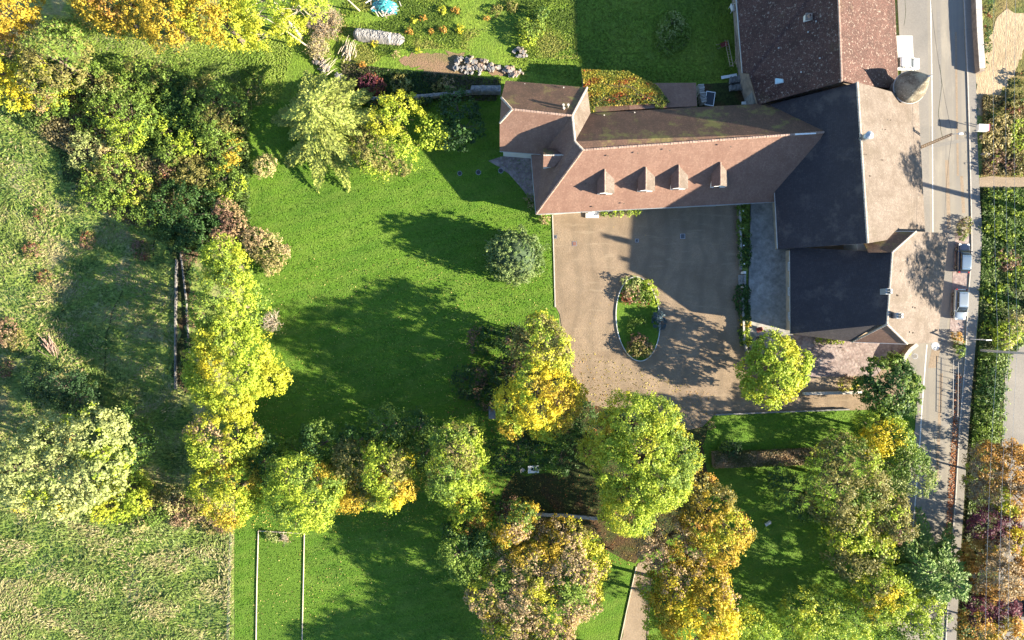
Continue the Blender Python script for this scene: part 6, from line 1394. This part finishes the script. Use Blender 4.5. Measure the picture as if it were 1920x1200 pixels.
scatter('thicket_undergrowth', [(-20, 60), (150, 130), (330, 170), (470, 210), (470, 470), (350, 480), (180, 390), (150, 300), (-20, 190)], 60000, .3, [(.08, .13, .03), (.12, .18, .04), (.20, .25, .06), (.20, .17, .08)], h=(.05, .9), seed=8, aspect=.6)
scatter('slope_grass', [(130, 20), (560, 60), (520, 200), (330, 165), (180, 125)], 12000, .3, [(.12, .19, .03), (.16, .24, .035), (.22, .29, .05)], wind=R(60), aspect=.3, h=(.0, .08), seed=9)
scatter('garden_weeds', [(640, 0), (1080, 0), (1085, 110), (1000, 110), (860, 92), (740, 92), (700, 120), (640, 130)], 15000, .26, [(.11, .17, .025), (.16, .23, .03), (.22, .28, .04), (.26, .27, .06)], up=.8, h=(.01, .08), seed=10, aspect=.5, clumpy=.7)
scatter('shade_tinted_weeds', [(640, 120), (940, 150), (930, 190), (650, 190)], 9000, .26, [(.03, .06, .02), (.05, .09, .02), (.10, .09, .05)], h=(.03, .3), seed=11, aspect=.5)  # darker weed palette, shade put into the leaf colours
scatter('fallen_leaves', [(840, 640), (1100, 700), (1330, 790), (1300, 1060), (1180, 1060), (840, 1000)], 5000, .18, [(.30, .22, .05), (.35, .14, .05), (.22, .12, .06)], h=(.0, .03), seed=12, aspect=.7, z=.05)
scatter('fallen_leaves', [(1040, 640), (1110, 660), (1340, 740), (1320, 790), (1080, 760)], 700, .17, [(.45, .36, .08), (.50, .30, .08)], h=(.0, .02), seed=13, aspect=.7, z=.06)
scatter('fallen_leaves', [(500, 480), (1040, 480), (1040, 1000), (600, 1200), (460, 1200)], 3500, .15, [(.42, .36, .10), (.50, .42, .14)], h=(.0, .04), seed=14, aspect=.7, z=.05)
scatter('fallen_leaves', [(1792, 700), (1802, 700), (1790, 900), (1778, 1060), (1768, 1060), (1780, 880)], 2600, .17, [(.42, .15, .05), (.48, .22, .07), (.34, .12, .05), (.3, .2, .1)], h=(.0, .04), seed=15, aspect=.7, z=.07)
scatter('verge_undergrowth', [(1840, 180), (1925, 180), (1925, 330), (1842, 330)], 14000, .3, [(.12, .11, .04), (.2, .17, .07), (.26, .2, .09), (.15, .17, .04)], h=(.05, .5), seed=16, aspect=.5)
scatter('bank_ground_cover', [(1842, 352), (1925, 352), (1925, 640), (1880, 680), (1835, 1200), (1800, 1200), (1822, 800), (1835, 640)], 30000, .3, [(.07, .13, .02), (.10, .17, .03), (.15, .22, .04), (.08, .11, .03)], up=.75, h=(.02, .2), seed=17, aspect=.6)
scatter('fallen_leaves', [(470, 700), (560, 830), (900, 790), (900, 960), (700, 1000), (470, 1000)], 2200, .17, [(.45, .38, .06), (.50, .42, .10), (.4, .25, .06)], h=(.0, .03), seed=31, aspect=.7, z=.05)
# short blades give the mown lawns their grain
scatter('mown_grass', [(465, 195), (1000, 185), (1036, 405), (1042, 640), (900, 1000), (870, 1210), (440, 1210), (450, 700), (462, 460)], 52000, .17, [(.06, .14, .012), (.085, .18, .014), (.12, .22, .02)], up=.35, h=(.0, .05), seed=18, aspect=.5)
scatter('mown_grass', [(1330, 775), (1700, 770), (1715, 820), (1600, 1200), (1230, 1200), (1330, 900)], 11000, .17, [(.06, .14, .012), (.085, .18, .014), (.12, .21, .02)], up=.35, h=(.0, .05), seed=19, aspect=.5)
scatter('mown_grass', [(1000, -10), (1385, -10), (1400, 150), (1180, 155), (1090, 130), (1080, 150), (950, 130)], 13000, .2, [(.09, .15, .02), (.12, .19, .02), (.16, .22, .03)], up=.35, h=(.0, .06), seed=20, aspect=.5)
print('leaf quads', NLEAF[0])
